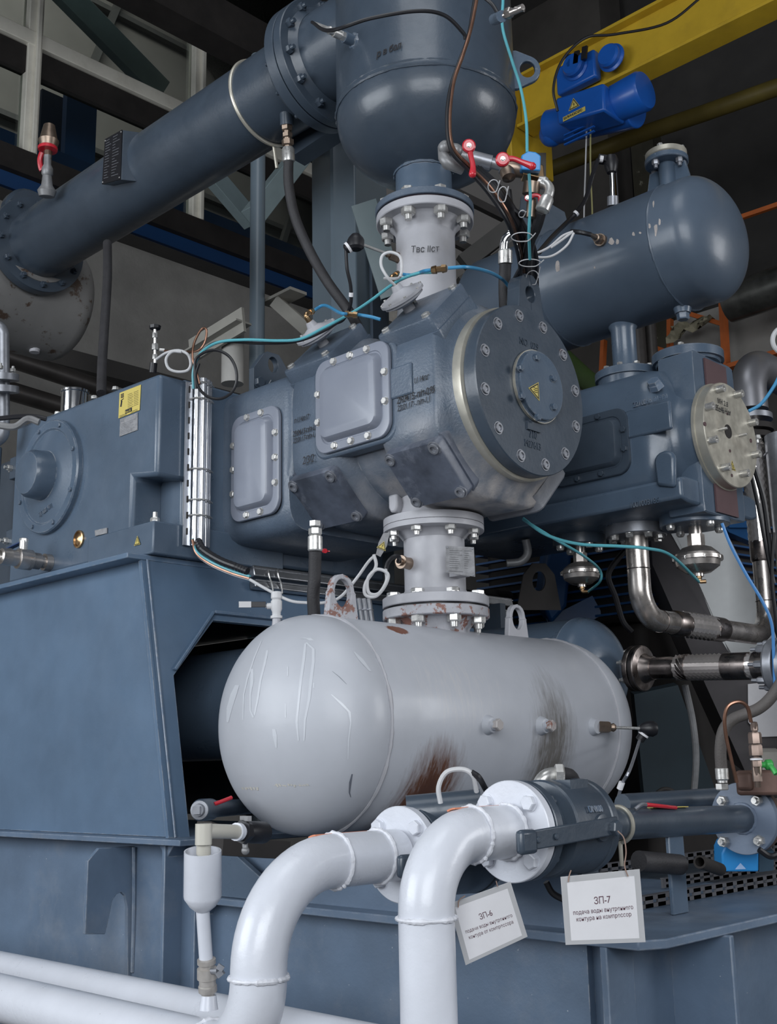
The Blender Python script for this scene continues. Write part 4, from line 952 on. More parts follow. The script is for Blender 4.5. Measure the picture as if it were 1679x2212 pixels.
sp = thing('suction_pipe', (-4.4, SY, SZ-.2), 'wide blue suction pipe rising from the left edge to the upright vessel', 'pipe')
g = G(); g.cyl((-3.36, SY, SZ), (-5.72, SY, SZ), .197, n=72); g.lathe((-3.365, SY, SZ), -AX, [(0, .24), (.03, .215), (.07, .198)], 64, False, False); g.build('pipe', PBD, sp)
g = G(); g.lathe((-3.360, SY, SZ), AX, [(0, .278), (.003, .282), (.052, .282), (.055, .28)], 80); g.lathe((-3.375, SY, SZ), AX, [(0, .262), (.014, .262)], 80); g.build('end_flange', PBD, sp)
for k in range(12):
    a_ = 2*pi*k/12+.24; bolt(sp, V(-3.362, SY+.243*cos(a_), SZ+.243*sin(a_)), -AX, 'nut', .02, .02, PBD)
g = G(); xr = -3.70; g.torus((xr, SY+.005, SZ), V(1, .03, .06), .204, .0085, 80, 10); g.build('u_bolt_ring', BRASSY, sp, label='bright wire clamp ring')
g = G(); g.cyl((xr, SY+.06, SZ-.19), (xr, SY+.08, SZ-.30), .008, n=8); g.build('clamp_leg', BRASSY, sp)
g = G(); g.lathe((-5.72, SY, SZ), AX, [(-.06, .285), (-.012, .285), (-.01, .285), (0, .283), (.002, .20)], 72); g.build('left_flange', PBD, sp)
bolt_circle(sp, V(-5.718, SY, SZ), AX, .245, 12, ph=.1, kind='nut', r=.019, h=.02, m=PBD)
# black data plate on the suction pipe
p = [oY(x, y, 2.83) for x, y in ((229, 302), (266, 281), (262, 388), (223, 399))]
g = G(); g.prism(p, (.05, .16, .02)); bx = g.build('data_plate_bracket', PBD, sp, bevel=.002)
g = G(); p2 = [q+V(0, -.003, 0) for q in p]; g.prism(p2, (0, -.004, 0)); dp = g.build('data_plate', BLACK, bx, label='black data plate with pale print')
g = G()
for r in range(15):
    f = (r+1)/17; a_ = p[0].lerp(p[3], f); b2 = p[1].lerp(p[2], f)
    for s0, s1 in ((.08, .08+random.uniform(.15, .35)), (.5, .5+random.uniform(.1, .4))):
        g.bar(a_.lerp(b2, s0)+V(0, -.0075, 0), a_.lerp(b2, s1)+V(0, -.0075, 0), .0004, .0028, AZ)
g.build('printing', STEELG, dp)
for q in p: bolt(dp, q.lerp((p[0]+p[2])/2, .08)+V(0, -.007, 0), -AY, 'round', .004, .003, STEEL, 'rivet')
# hose stub under the suction pipe
hz = V(oY(620, 262, 3.0).x, 3.0, SZ-.19)
hs = thing('drain_hose', hz, 'black drain hose hanging from a crimped fitting under the suction pipe', 'hose')
dd = (hz-CAM).dot(FW)
g = G(); g.cyl(D(619, 245, dd), D(620, 272, dd), .030, n=20); g.build('boss', PBD, hs)
g = G(); P = lambda y: D(620+(y-270)*.05, y, dd); a_ = (P(300)-P(270)).normalized()
for y0, r, h in ((270, .026, .026), (288, .024, .02), (302, .027, .026)): g.hexa(P(y0), a_, r, h)
g.lathe(P(270), a_, [(0, .017), (.10, .017)], 16); g.build('union', BRONZE, hs)
g = G(); g.lathe(P(318), a_, [(0, .022), (.01, .028), (.062, .028), (.065, .024)], 24); g.build('crimp', STEEL, hs)
g = G(); g.tube([P(340), D(624, 400, dd), D(638, 470, dd), D(668, 540, dd-.03), D(705, 605, dd-.08), D(745, 660, dd-.10), D(765, 690, dd-.1), D(790, 740, dd)], .0225, 14); g.build('hose', RUBBER, hs)

# rusting grey tank at the left edge under the suction pipe
g = G((-6.1, 3.0, 4.4)); zz = 4.36; pr = [(-3, .36), (.42, .36)]+[(.42+.17*sin(pi/2*k/10), .36*cos(pi/2*k/10)) for k in range(1, 11)]
g.lathe((-6.15, 2.98, zz), AY, pr, 64); g.cyl((-6.15, 3.05, SZ-.05), (-5.74, 3.05, SZ-.0), .23, n=40)
rt = g.build('grey_tank', mat('rust_spotted_grey', (.22, .215, .21), .6, var=.12, vs=3, bump=.2, rust=.55, rcol=(.085, .055, .04), bs=20), None); tag(rt, 'rust stained grey tank end behind the flange at the left edge', 'tank')
g = G(); p = V(-6.10, 3.25, 4.02); g.lathe(p, -AZ, [(-.03, .04), (0, .04), (.02, .03), (.03, .03)], 14); g.build('drain_plug', GREYP, rt)
g = G(); c = oX(75, 460, -5.95); g.lathe(c-V(.1, 0, .0), AX, [(0, .17), (.05, .17), (.08, .15)], 30); o = g.build('side_flange', PBD, rt)
bolt(o, oX(24, 440, -5.85), AX, 'nut', .025, .03, PBD); bolt(o, oX(60, 440, -5.85), AX, 'nut', .025, .03, PBD)

# ================================================================== SECOND CYLINDER AND ITS VESSELS
Y2, Z2 = 4.10, 2.757
t = thing('compressor_cylinder', (-2.5, Y2, 2.44), 'smaller blue compressor cylinder behind the large one, with a bare metal end disc', 'compressor cylinder')
R2 = [(0, .30), (180, .30), (90, .29), (270, .235), (225, .345), (315, .345), (45, .36), (135, .36)]
END = [(0, .165), (180, .165), (90, .335), (270, .325)]
RN2 = [(a, .235) for a in range(0, 360, 15)]
cyl_body([(-3.45, R2, 14, 1.), (-2.30, R2, 14, 1.), (-2.25, R2, 10, .97), (-2.21, RN2, 10, 1.10), (-2.18, RN2, 10, 1.02), (-2.13, RN2, 10, .98)], Y2, Z2, PB, t)
g = G(); g.rings([superring(Y2, Z2, x, [(a, h*k) for a, h in END], 34) for x, k in ((-2.28, .99), (-2.27, 1.), (-2.13, 1.), (-2.125, .985))]); g.build('end_block', PB, t)
g = G(); g.rings([superring(Y2, 2.51, x, [(0, .30), (180, .30), (90, .05), (270, .05)], 20) for x in (-3.4, -2.14)]); g.build('bottom_band', PB, t, bevel=.01)
g = G(); g.box((-2.1195, Y2+.005, 2.757), (.008, .17, .63)); g.build('machined_end_face', RED2, t, label='red oxide primed end face')
g = G(); g.lathe((-2.125, Y2, Z2), AX, [(0, .218), (.012, .218), (.014, .213), (.050, .213), (.053, .210)], 80); ed = g.build('end_disc', BRASSY, t, label='bare metal end disc with socket bolts')
for (x, y) in ((1554, 842), (1594, 853), (1531, 880), (1625, 914), (1538, 952), (1632, 983), (1566, 1011), (1607, 1024)): bolt(ed, oX(x-4, y, -2.072), AX, 'tall', .0155, .030, STEEL)
for (x, y, r) in ((1573, 932, .026), (1523, 916, .008), (1577, 974, .006), (1622, 952, .008), (1571, 894, .005), (1581, 1027, .006)):
    p = oX(x, y, -2.072); g = G(); g.ringplate(p-V(.002, 0, 0), AX, r*.9, r*1.08, .004, 24); g.cyl(p, p+V(.001, 0, 0), r, n=24); g.build('hole', RED2 if r < .02 else DARKST, ed)
for (x, y) in ((1556, 928), (1599, 941)): bolt(ed, oX(x, y, -2.072), AX, 'round', .007, .03, STEEL, 'stud')
write('МН 2.8', oX(1551, 870, -2.0695), AY, AZ, .030, INK, ed, 'marker_writing', .0002, space=1.1, shear=.1)
write('185±46 Н.м', oX(1543, 884, -2.0695), AY, AZ, .036, INK, ed, 'marker_writing', .0002, shear=.1, space=.88)
warn_sign(ed, oX(1583, 1008, -2.0715), AY, AZ, .040, AX, 'hot')
inspection_cover(t, (-2.535, Y2-.302, 2.742), .375, .27, m=PBD, nb=(2, 2), bm=PBD, label='dark blue pressed inspection cover')
g = G(); g.box((-2.26, Y2-.296, 2.80), (.20, .02, .115)); g.build('casting_boss', PB, t, bevel=.008)
g = G(); g.prism([V(-2.19+a, Y2-.29, 2.60+b) for a, b in [(-.045, -.07), (.03, -.09)]+[(.045*cos(pi*k/8)-.005, .02+.04*sin(pi*k/8)) for k in range(9)]], (0, -.03, 0)); g.build('casting_boss', PB, t, bevel=.012)
p = oY(1418, 838, 3.84); g = G(); g.lathe(p, V(.1, -.75, .66), [(0, .034), (.02, .03), (.022, .026), (.036, .026)], 6); g.build('plug', PBW, t)
write('2210056 01400', oY(1368, 880, 3.795), V(1, 0, .0), AZ, .03, PBW, t, 'cast_lettering', .002)
write('1001003186', oY(1362, 1098, 3.797), AX, AZ, .032, PB, t, 'cast_lettering', .004)
nks = V(-2.525, Y2, 0)
for x_, r_, h_, nm, rr_ in ((-2.525, .135, .03, 'neck_flange', 10), (-2.235, .142, .035, 'top_cap', 8)):
    zs_ = 3.02 if x_ < -2.4 else 3.086
    g = G(); g.lathe((x_, Y2, 3.02), AZ, [(zs_-3.02, r_*.9), (.075, r_*.93), (.076, r_*1.02), (.078+h_, r_*1.02), (.08+h_, r_)], 56); o = g.build(nm, PB, t)
    bolt_circle(o, V(x_, Y2, 3.10+h_), AZ, r_*.82, rr_ if x_ < -2.4 else 4, ph=.3, kind='hex', r=.013, h=.018, m=STEEL)
# bottom flanges
for (x_, r_, m_, nm) in ((-2.535, .125, STEELG, 'outlet_flange'), (-2.262, .138, PB, 'valve_flange'), (-2.82, .115, PBD, 'valve_flange')):
    g = G(); g.lathe((x_, Y2, 2.470), -AZ, [(0, r_*.9), (.006, r_*.9), (.008, r_), (.051, r_), (.054, r_*.97)], 56)
    o = g.build(nm, m_, t); bolt_circle(o, V(x_, Y2, 2.416), -AZ, r_*.80, 8 if x_ == -2.535 else 4, ph=.5, kind='hex' if x_ == -2.535 else 'round', r=.017, h=.02, m=STEEL)
def diaphragm(x_, lab, s):
    c = V(x_, Y2, 2.428); a = thing('diaphragm_actuator', c-AZ*.16, lab, 'actuator', 'metal actuators under the small cylinder')
    g = G(); g.cyl(c, c-AZ*.05*s, .026*s, n=20); g.cyl(c-AZ*.045*s, c-AZ*.10*s, .034*s, n=6); g.build('stem', STAIN, a)
    g = G(); g.lathe(c-AZ*.09*s, -AZ, [(0, .03*s), (.01*s, .06*s), (.035*s, .088*s), (.045*s, .09*s), (.046*s, .100*s), (.053*s, .100*s)], 40); g.build('upper_shell', STAIN, a)
    g = G(); g.lathe(c-AZ*.1435*s, -AZ, [(0, .100*s), (.007*s, .100*s), (.008*s, .09*s), (.03*s, .085*s), (.055*s, .05*s), (.058*s, .02*s), (.07*s, .02*s)], 40); g.build('lower_shell', STAIN, a)
    bolt_circle(a, c-AZ*.14*s, -AZ, .095*s, 8, kind='hex', r=.006, h=.014, m=STEEL)
    f = c-AZ*.215*s; g = G(); g.hexa(f+AZ*.01, -AZ, .012, .02); g.tube(bend([f, f-AZ*.02, f-AZ*.02+V(.025, .01, 0)], .008), .008, 8, smooth=False); g.build('elbow_fitting', BRASS, a)
    return f-AZ*.02
FA = diaphragm(-2.262, 'shiny round actuator hanging under the end flange of the small cylinder', 1.0)
FB = diaphragm(-2.82, 'darker round actuator hanging left of the stainless outlet pipe', .88)

tk = thing('discharge_vessel', (-2.5, 4.09, 3.336), 'dark blue horizontal vessel on a narrow neck above the small cylinder', 'vessel')
g = G((-2.5, 4.09, 3.604)); pr = [(-3.10+.01, .268)]
pr = [(-3.20-.14*sin(pi/2*(1-k/12)), .268*cos(pi/2*(1-k/12))) for k in range(13)]
pr += [(x_, r_) for x_, r_ in ((-2.795, .268), (-2.785, .272), (-2.775, .268), (-2.225, .268), (-2.215, .271), (-2.205, .268))]
pr += [(-2.12+.155*sin(pi/2*k/16)-.0, .268*cos(pi/2*k/16)) for k in range(17)]
g.lathe((0, 4.09, 3.604), AX, pr, 96)
for x_ in (-2.785, -2.215): g.torus((x_, 4.09, 3.604), AX, .268, .005, 90, 6, .4)
g.build('shell', mat('vessel_enamel', (.080, .108, .148), .38, var=.08, vs=4, bump=.08, speck=.02, spcol=(.5, .48, .46), rv=.06, coat=.15), tk)
def onv(x, y, lift=.002):
    lo = 3.6; r = ray(x, y)
    for k in range(2000):
        p = CAM+r*(lo+k*.001)
        if sqrt((p.y-4.09)**2+(p.z-3.604)**2) < .268+lift: return p
    return p
CHIP = mat('chipped_paint_primer', (.42, .38, .36), .7, var=.2, vs=30)
g = G()
for (x, y, w_, h_) in ((1417, 495, 4, 16), (1425, 480, 3, 10), (1412, 440, 2, 9), (1205, 575, 7, 14), (1321, 522, 7, 9), (1334, 522, 4, 7), (1369, 506, 4, 5), (1383, 503, 3, 3), (1403, 488, 4, 6), (1285, 578, 2, 3), (1527, 555, 3, 9)):
    if x > 1500: continue
    n_ = 9; c = onv(x, y, .0012); vs2 = [g.bm.verts.new(onv(x+w_*cos(2*pi*k/n_)*random.uniform(.6, 1.1), y+h_*sin(2*pi*k/n_)*random.uniform(.6, 1.1), .0012)) for k in range(n_)]
    g.quad(vs2)
g.build('paint_chips', CHIP, tk)['kind'] = 'stuff'
g = G(); g.lathe((-2.525, 4.09, 3.12), AZ, [(0, .055), (.01, .053), (.20, .053), (.215, .06), (.25, .075)], 40); g.build('neck', PB, tk)
g = G(); c = V(-2.235, 4.09, 3.345); g.lathe(c, -AZ, [(-.03, .05), (0, .04), (.03, .032), (.031, .022)], 24); g.hexa(c-AZ*.028, -AZ, .026, .03); g.build('drain_plug', PB, tk)
c = V(-2.255, 4.09, 0)
g = G(); g.cyl(c+AZ*3.83, c+AZ*4.02, .037, n=30); g.build('top_branch', PB, tk)
g = G()
for s_ in (-1, 1): g.prism([c+V(s_*.03, 0, 3.99), c+V(s_*.085, 0, 3.99), c+V(s_*.125, 0, 3.80), c+V(s_*.03, 0, 3.84)], (0, .012, 0))
g.prism([c+V(0, .03, 3.99), c+V(0, .08, 3.99), c+V(0, .13, 3.76), c+V(0, .03, 3.84)], (.012, 0, 0)); g.build('gusset_plates', PB, tk)
g = G(); g.lathe(c+AZ*4.0, AZ, [(0, .088), (.003, .092), (.022, .092), (.024, .09)], 48); g.build('branch_flange', PB, tk)
g = G(); g.lathe(c+AZ*4.028, AZ, [(0, .085), (.004, .088), (.024, .088), (.027, .084)], 48); o = g.build('blind_flange', BRASSY, tk, label='bright bare metal blind flange')
bolt_circle(tk, c+AZ*4.0, -AZ, .07, 4, ph=.2, kind='nut', r=.0155, h=.02, m=STEELG); bolt_circle(o, c+AZ*4.055, AZ, .07, 4, ph=.2, kind='hex', r=.013, h=.014, m=STEEL)
p = onv(1300, 520); n_ = V(0, p.y-4.09, p.z-3.604).normalized(); dd = (p-CAM).dot(FW)
q = D(1278, 508, dd-.08); d_ = (q-p).normalized()
g = G(); g.cyl(p-d_*.03, p+d_*.02, .026, n=20); g.hexa(p+d_*.015, d_, .022, .022); g.lathe(p+d_*.037, d_, [(0, .017), (.02, .016), (.022, .011), (.05, .010), (.08, .006)], 16)
g.build('pressure_sensor', BRONZE, tk)
LEAD0 = p+d_*.11
g = G(); g.plate_hole([(-.14, -.16), (.12, -.06), (.10, .04), (-.02, .12), (-.10, .12)], (-.03, 0), (.03, .045), D(1175, 475, 5.4), RT, AZ, FW, .03); tag(g.build('lifting_bracket', PBD), 'dark bracket plate with an oval hole behind the black cable bundle', 'bracket')

# dark vessel low behind the grey tank, and its braided line
g = G((-2.9, 4.05, 1.60)); zz = 1.87; rr_ = .228
g.lathe((0, 4.05, zz), AX, [(-3.35, rr_), (-2.80, rr_), (-2.795, rr_+.003), (-2.79, rr_)]+[(-2.78+.135*sin(pi/2*k/12), rr_*cos(pi/2*k/12)) for k in range(1, 13)], 64)
o = tag(g.build('suction_vessel', PB), 'small blue vessel with domed end peeking out behind the far end of the grey tank', 'vessel')
br = thing('braided_hose', (-2.3, 4.05, zz), 'long dark stainless braided line with flanges running right from the small blue vessel', 'hose', 'braided metal lines')
P0 = V(-2.56, 4.05, zz)
pR = oY(1680, 1437, 4.05); ax_ = (pR-P0).normalized(); LL = (pR-P0).length
L_ = lambda k: P0+ax_*k
g = G(); g.lathe(P0, ax_, [(0, .088), (.004, .092), (.020, .092), (.024, .09)], 48); g.lathe(P0+ax_*.028, ax_, [(0, .09), (.004, .092), (.020, .092), (.024, .088), (.03, .06), (.05, .05), (.07, .046)], 48); g.build('flange', STAIND, br)
bolt_circle(br, P0, -ax_, .07, 6, ph=.3, kind='nut', r=.0135, h=.018, m=STEEL)
def braid(pts, r, n=26, step=.0075, amp=.0035, par=None, m=None):
    P = [Vector(p) for p in pts]; L = sum((P[i+1]-P[i]).length for i in range(len(P)-1)); k = max(4, int(L/step)); out = []
    seg = 0; acc = 0; 
    for i in range(k+1):
        s_ = L*i/k
        while seg < len(P)-2 and s_ > acc+(P[seg+1]-P[seg]).length: acc += (P[seg+1]-P[seg]).length; seg += 1
        out.append(P[seg].lerp(P[seg+1], min(1, (s_-acc)/(P[seg+1]-P[seg]).length)))
    g = G(); g.tube(out, r, n, smooth=False, mod=lambda i, q: amp*(((i+q) % 2)-.5)); return g.build('braid', m or BRAIDM, par, ang=8)
g = G(); g.lathe(L_(.05), ax_, [(0, .042), (.20*LL, .044), (.24*LL, .040), (.28*LL, .050), (.33*LL, .052)], 36); g.build('pipe_end', STAIND, br)
braid([L_(.33*LL), L_(.68*LL)], .049, 24, .009, .006, br, mat('dim_braid', (.45, .41, .39), .3, .7))
g = G(); g.lathe(L_(.66*LL), ax_, [(0, .052), (.10, .052)], 36); g.build('collar', STAIND, br)
g = G(); g.lathe(L_(.86*LL), ax_, [(0, .053), (.04, .05), (.08, .05), (.10, .07)], 30); g.build('collar', STAIND, br)
braid([L_(.75*LL), L_(.86*LL)], .048, 24, .009, .006, br)
g = G(); c = L_(.90*LL+.05); g.lathe(c, ax_, [(-.01, .092), (0, .100), (.026, .100), (.03, .097)], 44); g.lathe(c+ax_*.045, ax_, [(0, .100), (.03, .100)], 44); g.cyl(c+ax_*.075, c+ax_*1.3, .052, n=30); g.build('flange', STEELG, br)
bolt_circle(br, c-ax_*.01, -ax_, .08, 8, kind='nut', r=.014, h=.03, m=STEELG)

# stainless outlet: down, elbow, braided section, elbow up at the right edge
XO = -2.535
b1 = thing('outlet_hose', (XO, 4.6, 2.03), 'polished stainless U shaped outlet pipe with braided middle and braided riser, under the small cylinder', 'hose', 'braided metal lines')
zb_ = 2.075; ye = oX(1655, 1300, XO).y
g = G(); pts = bend([V(XO, Y2, 2.43), V(XO, Y2, zb_), V(XO, Y2+.38, zb_)], .13, 12); g.tube(pts, .047, 32, smooth=False); g.build('inlet_elbow', STAIN, b1)
for c_, a_ in ((V(XO, Y2, 2.28), AZ), (V(XO, Y2+.14, zb_), AY), (V(XO, Y2+.27, zb_), AY)):
    g = G(); g.torus(c_, a_, .047, .0025, 40, 6, .3); g.build('weld_bead', STAIND, b1)
g = G(); g.lathe((XO, Y2+.24, zb_), AY, [(0, .048), (.01, .054), (.09, .055)], 32); g.build('collar', STAIND, b1)
g = G(); g.lathe((XO, Y2+.56, zb_), AY, [(0, .055), (.10, .055), (.11, .05)], 32); g.build('collar', STAIND, b1)
braid([(XO, Y2+.32, zb_), (XO, Y2+.57, zb_)], .0525, 18, .017, .010, b1)
zat = lambda y: oX(1652, y, XO).z
g = G(); g.tube(bend([V(XO, Y2+.60, zb_), V(XO, ye, zb_), V(XO, ye, zat(1175))], .15, 12), .047, 32, smooth=False); g.build('outlet_elbow', STAIN, b1)
g = G(); g.torus((XO, ye, zb_+.17), AZ, .047, .0025, 40, 6, .3); g.build('weld_bead', STAIND, b1)
g = G(); g.lathe((XO, ye, zat(1215)), AZ, [(0, .049), (.01, .054), (zat(1172)-zat(1215), .054)], 30); g.build('collar', STAIND, b1)
braid([(XO, ye, zat(1175)), (XO, ye, zat(955))], .0525, 18, .017, .010, b1)
g = G(); g.lathe((XO, ye, zat(958)), AZ, [(0, .054), (.02, .050), (zat(905)-zat(958), .048)], 30); g.build('ferrule', STAIN, b1)
be = thing('elbow_pipe', (XO, ye, zat(905)), 'dull steel elbow entering from the right edge above a dark flange', 'pipe')
g = G(); g.tube(bend([V(XO, ye+.02, zat(900)), V(XO, ye+.02, zat(800)), V(XO, ye+2.6, zat(800))], .17, 12), .088, 34, smooth=False); g.build('elbow', mat('matt_steel', (.26, .26, .28), .4, .7, var=.1), be)
for y, r, m_ in ((912, .108, STEELG), (934, .108, DARKST), (950, .095, DARKST)):
    g = G(); g.cyl((XO, ye+.01, zat(y)), (XO, ye+.01, zat(y)-.028), r, n=44); g.build('flange', m_, be)
bolt_circle(be, V(XO, ye+.01, zat(950)-.028), -AZ, .082, 8, kind='nut', r=.017, h=.022, m=STEEL)
g = G(); q = D(1702, 940, 5.6); g.cyl(V(q.x, q.y, 1.1), q, .11, n=30); g.torus(D(1703, 980, 5.6), AZ, .11, .006); tag(g.build('dark_pipe', STEELG), 'dull grey flanged pipe cut by the right edge behind the braided riser', 'pipe')
g = G(); g.torus(D(1698, 735, 4.2), FW, .048, .009, 30, 8); tag(g.build('gauge_rim', CABW), 'white gauge rim cut by the right edge above the steel elbow', 'gauge')
for i, (pp, m_, r_) in enumerate((([(1630, 1010), (1650, 1080), (1660, 1150), (1668, 1210)], BLACK, .012), ([(1620, 1010), (1640, 1100), (1655, 1180), (1672, 1260)], BLACK, .009), ([(1672, 1150), (1668, 1250), (1676, 1330), (1684, 1400)], BLACK, .008))):
    g = G(); g.tube([D(x, y, 4.95-.01*i) for x, y in pp], r_, 8); tag(g.build('black_cable', m_), ('thick black cable hanging down in front of the braided riser', 'thinner black cable left of the thick one on the braided riser', 'black cable at the very right edge below the braided riser')[i], 'cable')
g = G(); g.tube([D(x, y, 4.0) for x, y in ((1690, 800), (1672, 835), (1645, 872), (1618, 888))], .006, 8); tag(g.build('air_tube', CABB), 'bright blue air tube over the steel elbow at the right edge', 'tube')
g = G(); g.tube([D(x, y, 4.15) for x, y in ((1560, 1130), (1580, 1180), (1612, 1240), (1648, 1300), (1668, 1350), (1672, 1420), (1674, 1470), (1677, 1500))], .006, 8); tag(g.build('air_tube', mat('blue_tube_dim', (.08, .25, .55), .35)), 'blue air tube running down past the motor fins to the lower right flange', 'tube')

# blue motor, silver duct and boards behind
mo = thing('electric_motor', D(1400, 1250, 6.0), 'blue finned electric motor standing behind the stainless outlet pipe', 'motor')
g = G(); c0, c1 = D(1190, 1330, 6.2), D(1690, 1190, 6.2); ux = V(.15, 1, 0).normalized()
cm = D(1440, 1270, 7.2)
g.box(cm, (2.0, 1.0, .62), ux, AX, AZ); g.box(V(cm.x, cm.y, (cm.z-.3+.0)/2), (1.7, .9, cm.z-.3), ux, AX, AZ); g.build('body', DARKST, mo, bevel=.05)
for k in range(13):
    g = G(); z_ = cm.z-.27+k*.05; g.box(V(cm.x, cm.y, z_), (2.04, 1.10, .012), ux, AX, AZ); g.build('cooling_fin', MOTOR, mo)
g = G(); g.prism([D(x, y, 6.3) for x, y in ((1185, 1180), (1238, 1180), (1225, 1310), (1190, 1350), (1170, 1300))], FW*.3); g.build('end_bell', MOTOR, mo, bevel=.02)
g = G(); g.prism([D(x, y, 6.5) for x, y in ((1545, 1110), (1640, 1085), (1645, 1180), (1575, 1150))], FW*.25); g.plate_hole([(-.08, -.11), (.08, -.11), (.075, .07), (.045, .12), (-.045, .12), (-.075, .07)], (0, .045), (.032, .05), D(1606, 1098, 6.48), RT, UP, FW, .05); g.build('terminal_box', mat('terminal_blue', (.02, .11, .30), .35), mo, bevel=.008)
g = G(); g.bar(D(1190, 1360, 6.4), D(1290, 1310, 6.4), .1, .12); g.build('foot', MOTOR, mo)
du = thing('silver_duct', D(1560, 1300, 6.), 'bent silver sheet duct slanting down behind the outlet pipe', 'duct')
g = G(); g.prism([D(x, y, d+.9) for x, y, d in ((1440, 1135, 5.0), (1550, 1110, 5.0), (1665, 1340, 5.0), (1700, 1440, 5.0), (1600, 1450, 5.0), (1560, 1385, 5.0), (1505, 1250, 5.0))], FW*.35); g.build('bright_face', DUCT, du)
g = G(); g.prism([D(x, y, d+.9) for x, y, d in ((1405, 1130, 5.05), (1450, 1135, 5.0), (1510, 1260, 5.0), (1565, 1385, 5.0), (1610, 1460, 5.0), (1700, 1480, 5.), (1690, 1720, 5.0), (1612, 1670, 5.), (1525, 1480, 5.05), (1410, 1220, 5.1))], FW*.35); g.build('shaded_face', mat('shaded_duct_side', (.13, .12, .125), .5), du)  # shade painted in: the side face is a much darker copy of the sheet
g = G(); g.prism([D(x, y, 5.88) for x, y in ((1616, 1478), (1690, 1470), (1700, 1590), (1645, 1592), (1617, 1560))], FW*.004); pn = g.build('notice_sheet', PAPER); tag(pn, 'white notice sheet with a small pink emblem behind the brown hose', 'notice')
pk = mat('pink_print', (.55, .08, .25), .5)
g = G(); g.tube([D(x, y, 5.876) for x, y in ((1655, 1503), (1664, 1500), (1666, 1508), (1656, 1512), (1654, 1520), (1660, 1524), (1663, 1515), (1672, 1512), (1672, 1502))], .0035, 5); g.build('emblem', pk, pn)
g = G(); g.prism([D(x, y, 5.78) for x, y in ((1646, 1625), (1690, 1625), (1690, 1680), (1648, 1678))], FW*.1); tag(g.build('white_enclosure', mat('beige_box', (.55, .53, .48), .5)), 'off white box behind the green knob', 'box')
g = G(); g.lathe(D(1652, 1652, 3.14), RT, [(-.012, .008), (0, .008), (.004, .014), (.018, .015), (.022, .010)], 14); g.tube([D(1664, 1654, 3.13), D(1671, 1662, 3.12), D(1677, 1672, 3.11)], .007, 8); tag(g.build('green_knob', GREEN), 'green plastic knob at the right edge above the round blue flange', 'knob')

# ================================================================== VALVE CLUSTER ABOVE THE LARGE CYLINDER
def fit(p, q, prof, m, nm, par, n=18): g = G(); g.lathe(p, (q-p), prof, n); return g.build(nm, m, par)
dv = 3.62
def DV(x, y, k=0): return D(x, y, dv+k)
GI = mat('galvanised_fitting', (.26, .26, .265), .45, .35, var=.2, vs=20)
vc = thing('valve_manifold', DV(1060, 350), 'small pipe manifold with red handled valves under the upright vessel', 'valve manifold')
g = G(); g.tube(bend([DV(985, 322, .2), DV(958, 318, .05), DV(960, 350, -.02), DV(1000, 365)], .03, 6), .0185, 16, smooth=False); g.build('return_elbow', GI, vc)
for (x, y) in ((962, 318), (968, 352), (985, 325)): g = G(); g.sph(DV(x, y, 0), .0215, 14, 10); g.build('elbow_collar', GI, vc)
a_, b3 = DV(975, 330, .1), DV(1165, 378, .1); ax_ = (b3-a_).normalized(); LL = (b3-a_).length; M = lambda k: a_+ax_*(k*LL)
g = G(); g.lathe(a_, ax_, [(0, .016), (.05, .016), (.051, .024), (.10, .024), (.101, .018), (.15, .018)], 18); g.build('nipple', GI, vc)
g = G(); g.lathe(M(.25), ax_, [(0, .024), (.06, .024), (.061, .018), (.09, .018), (.091, .026), (.12, .026), (.121, .020), (.15, .020)], 20); g.build('union', STEELG, vc)
g = G(); g.lathe(M(.58), ax_, [(0, .018), (.015, .026), (.045, .028), (.08, .022), (.10, .02)], 18); q = M(.62); g.lathe(q, V(.3, -.1, -1), [(0, .02), (.03, .026), (.05, .022), (.052, .012), (.06, 0)], 16); g.build('strainer', BRONZE, vc)
g = G(); g.lathe(M(.78), ax_, [(0, .024), (.012, .024), (.013, .018), (.03, .018)], 16); g.box(M(.92), (.07, .05, .05), ax_, ax_.cross(AZ), AZ); g.build('solenoid_body', BRASS, vc, bevel=.006)
g = G(); p = [D(x, y, 3.66) for x, y in ((1127, 335), (1142, 326), (1158, 328), (1169, 336), (1168, 369), (1126, 366))]; g.prism(p, FW*.06); g.build('solenoid_coil', CYAN, vc, bevel=.004, label='bright blue solenoid coil')
def redlever(pts, w, r, par=vc, d=-.06):
    g = G(); P = [DV(x, y, d) for x, y in pts]; g.tube(P, w, 10, rr=lambda t_: w*(1-.3*sin(pi*t_))); g.lathe(P[0]+FW*r*.5, -FW, [(0, r*.85), (r*.2, r), (r*.8, r), (r, r*.8), (r*1.02, 0)], 22); g.sph(P[-1], w*1.05, 12, 8); o = g.build('red_lever', RED, par); 
    bolt(o, P[0]-FW*r*.5, -FW, 'hex', .007, .006, STEEL); return o
redlever([(1013, 316), (1017, 335), (1022, 358), (1021, 376)], .0115, .021)
redlever([(1086, 345), (1108, 343), (1130, 351), (1150, 359)], .012, .022)
redlever([(1140, 428), (1155, 422), (1166, 425), (1168, 440)], .009, .010, d=.05)
g = G(); g.cyl(DV(1150, 395, .08), DV(1147, 420, .08), .028, n=20); g.cyl(DV(1149, 430, .08), DV(1147, 470, .08), .016, n=14); g.build('lower_valve', BRONZE, vc)
g = G(); g.lathe(DV(1162, 392, .08), ax_, [(0, .018), (.02, .022), (.03, .018)], 16); g.tube(bend([DV(1165, 393, .08), DV(1192, 400, .06), DV(1176, 452, .04)], .035), .016, 14, smooth=False); q0, q1 = DV(1184, 425, .05), DV(1170, 458, .04); g.lathe(q0, q1-q0, [(0, .018), (.01, .023), (.05, .023), (.052, .02)], 16); g.build('hose_elbow', STEEL, vc)
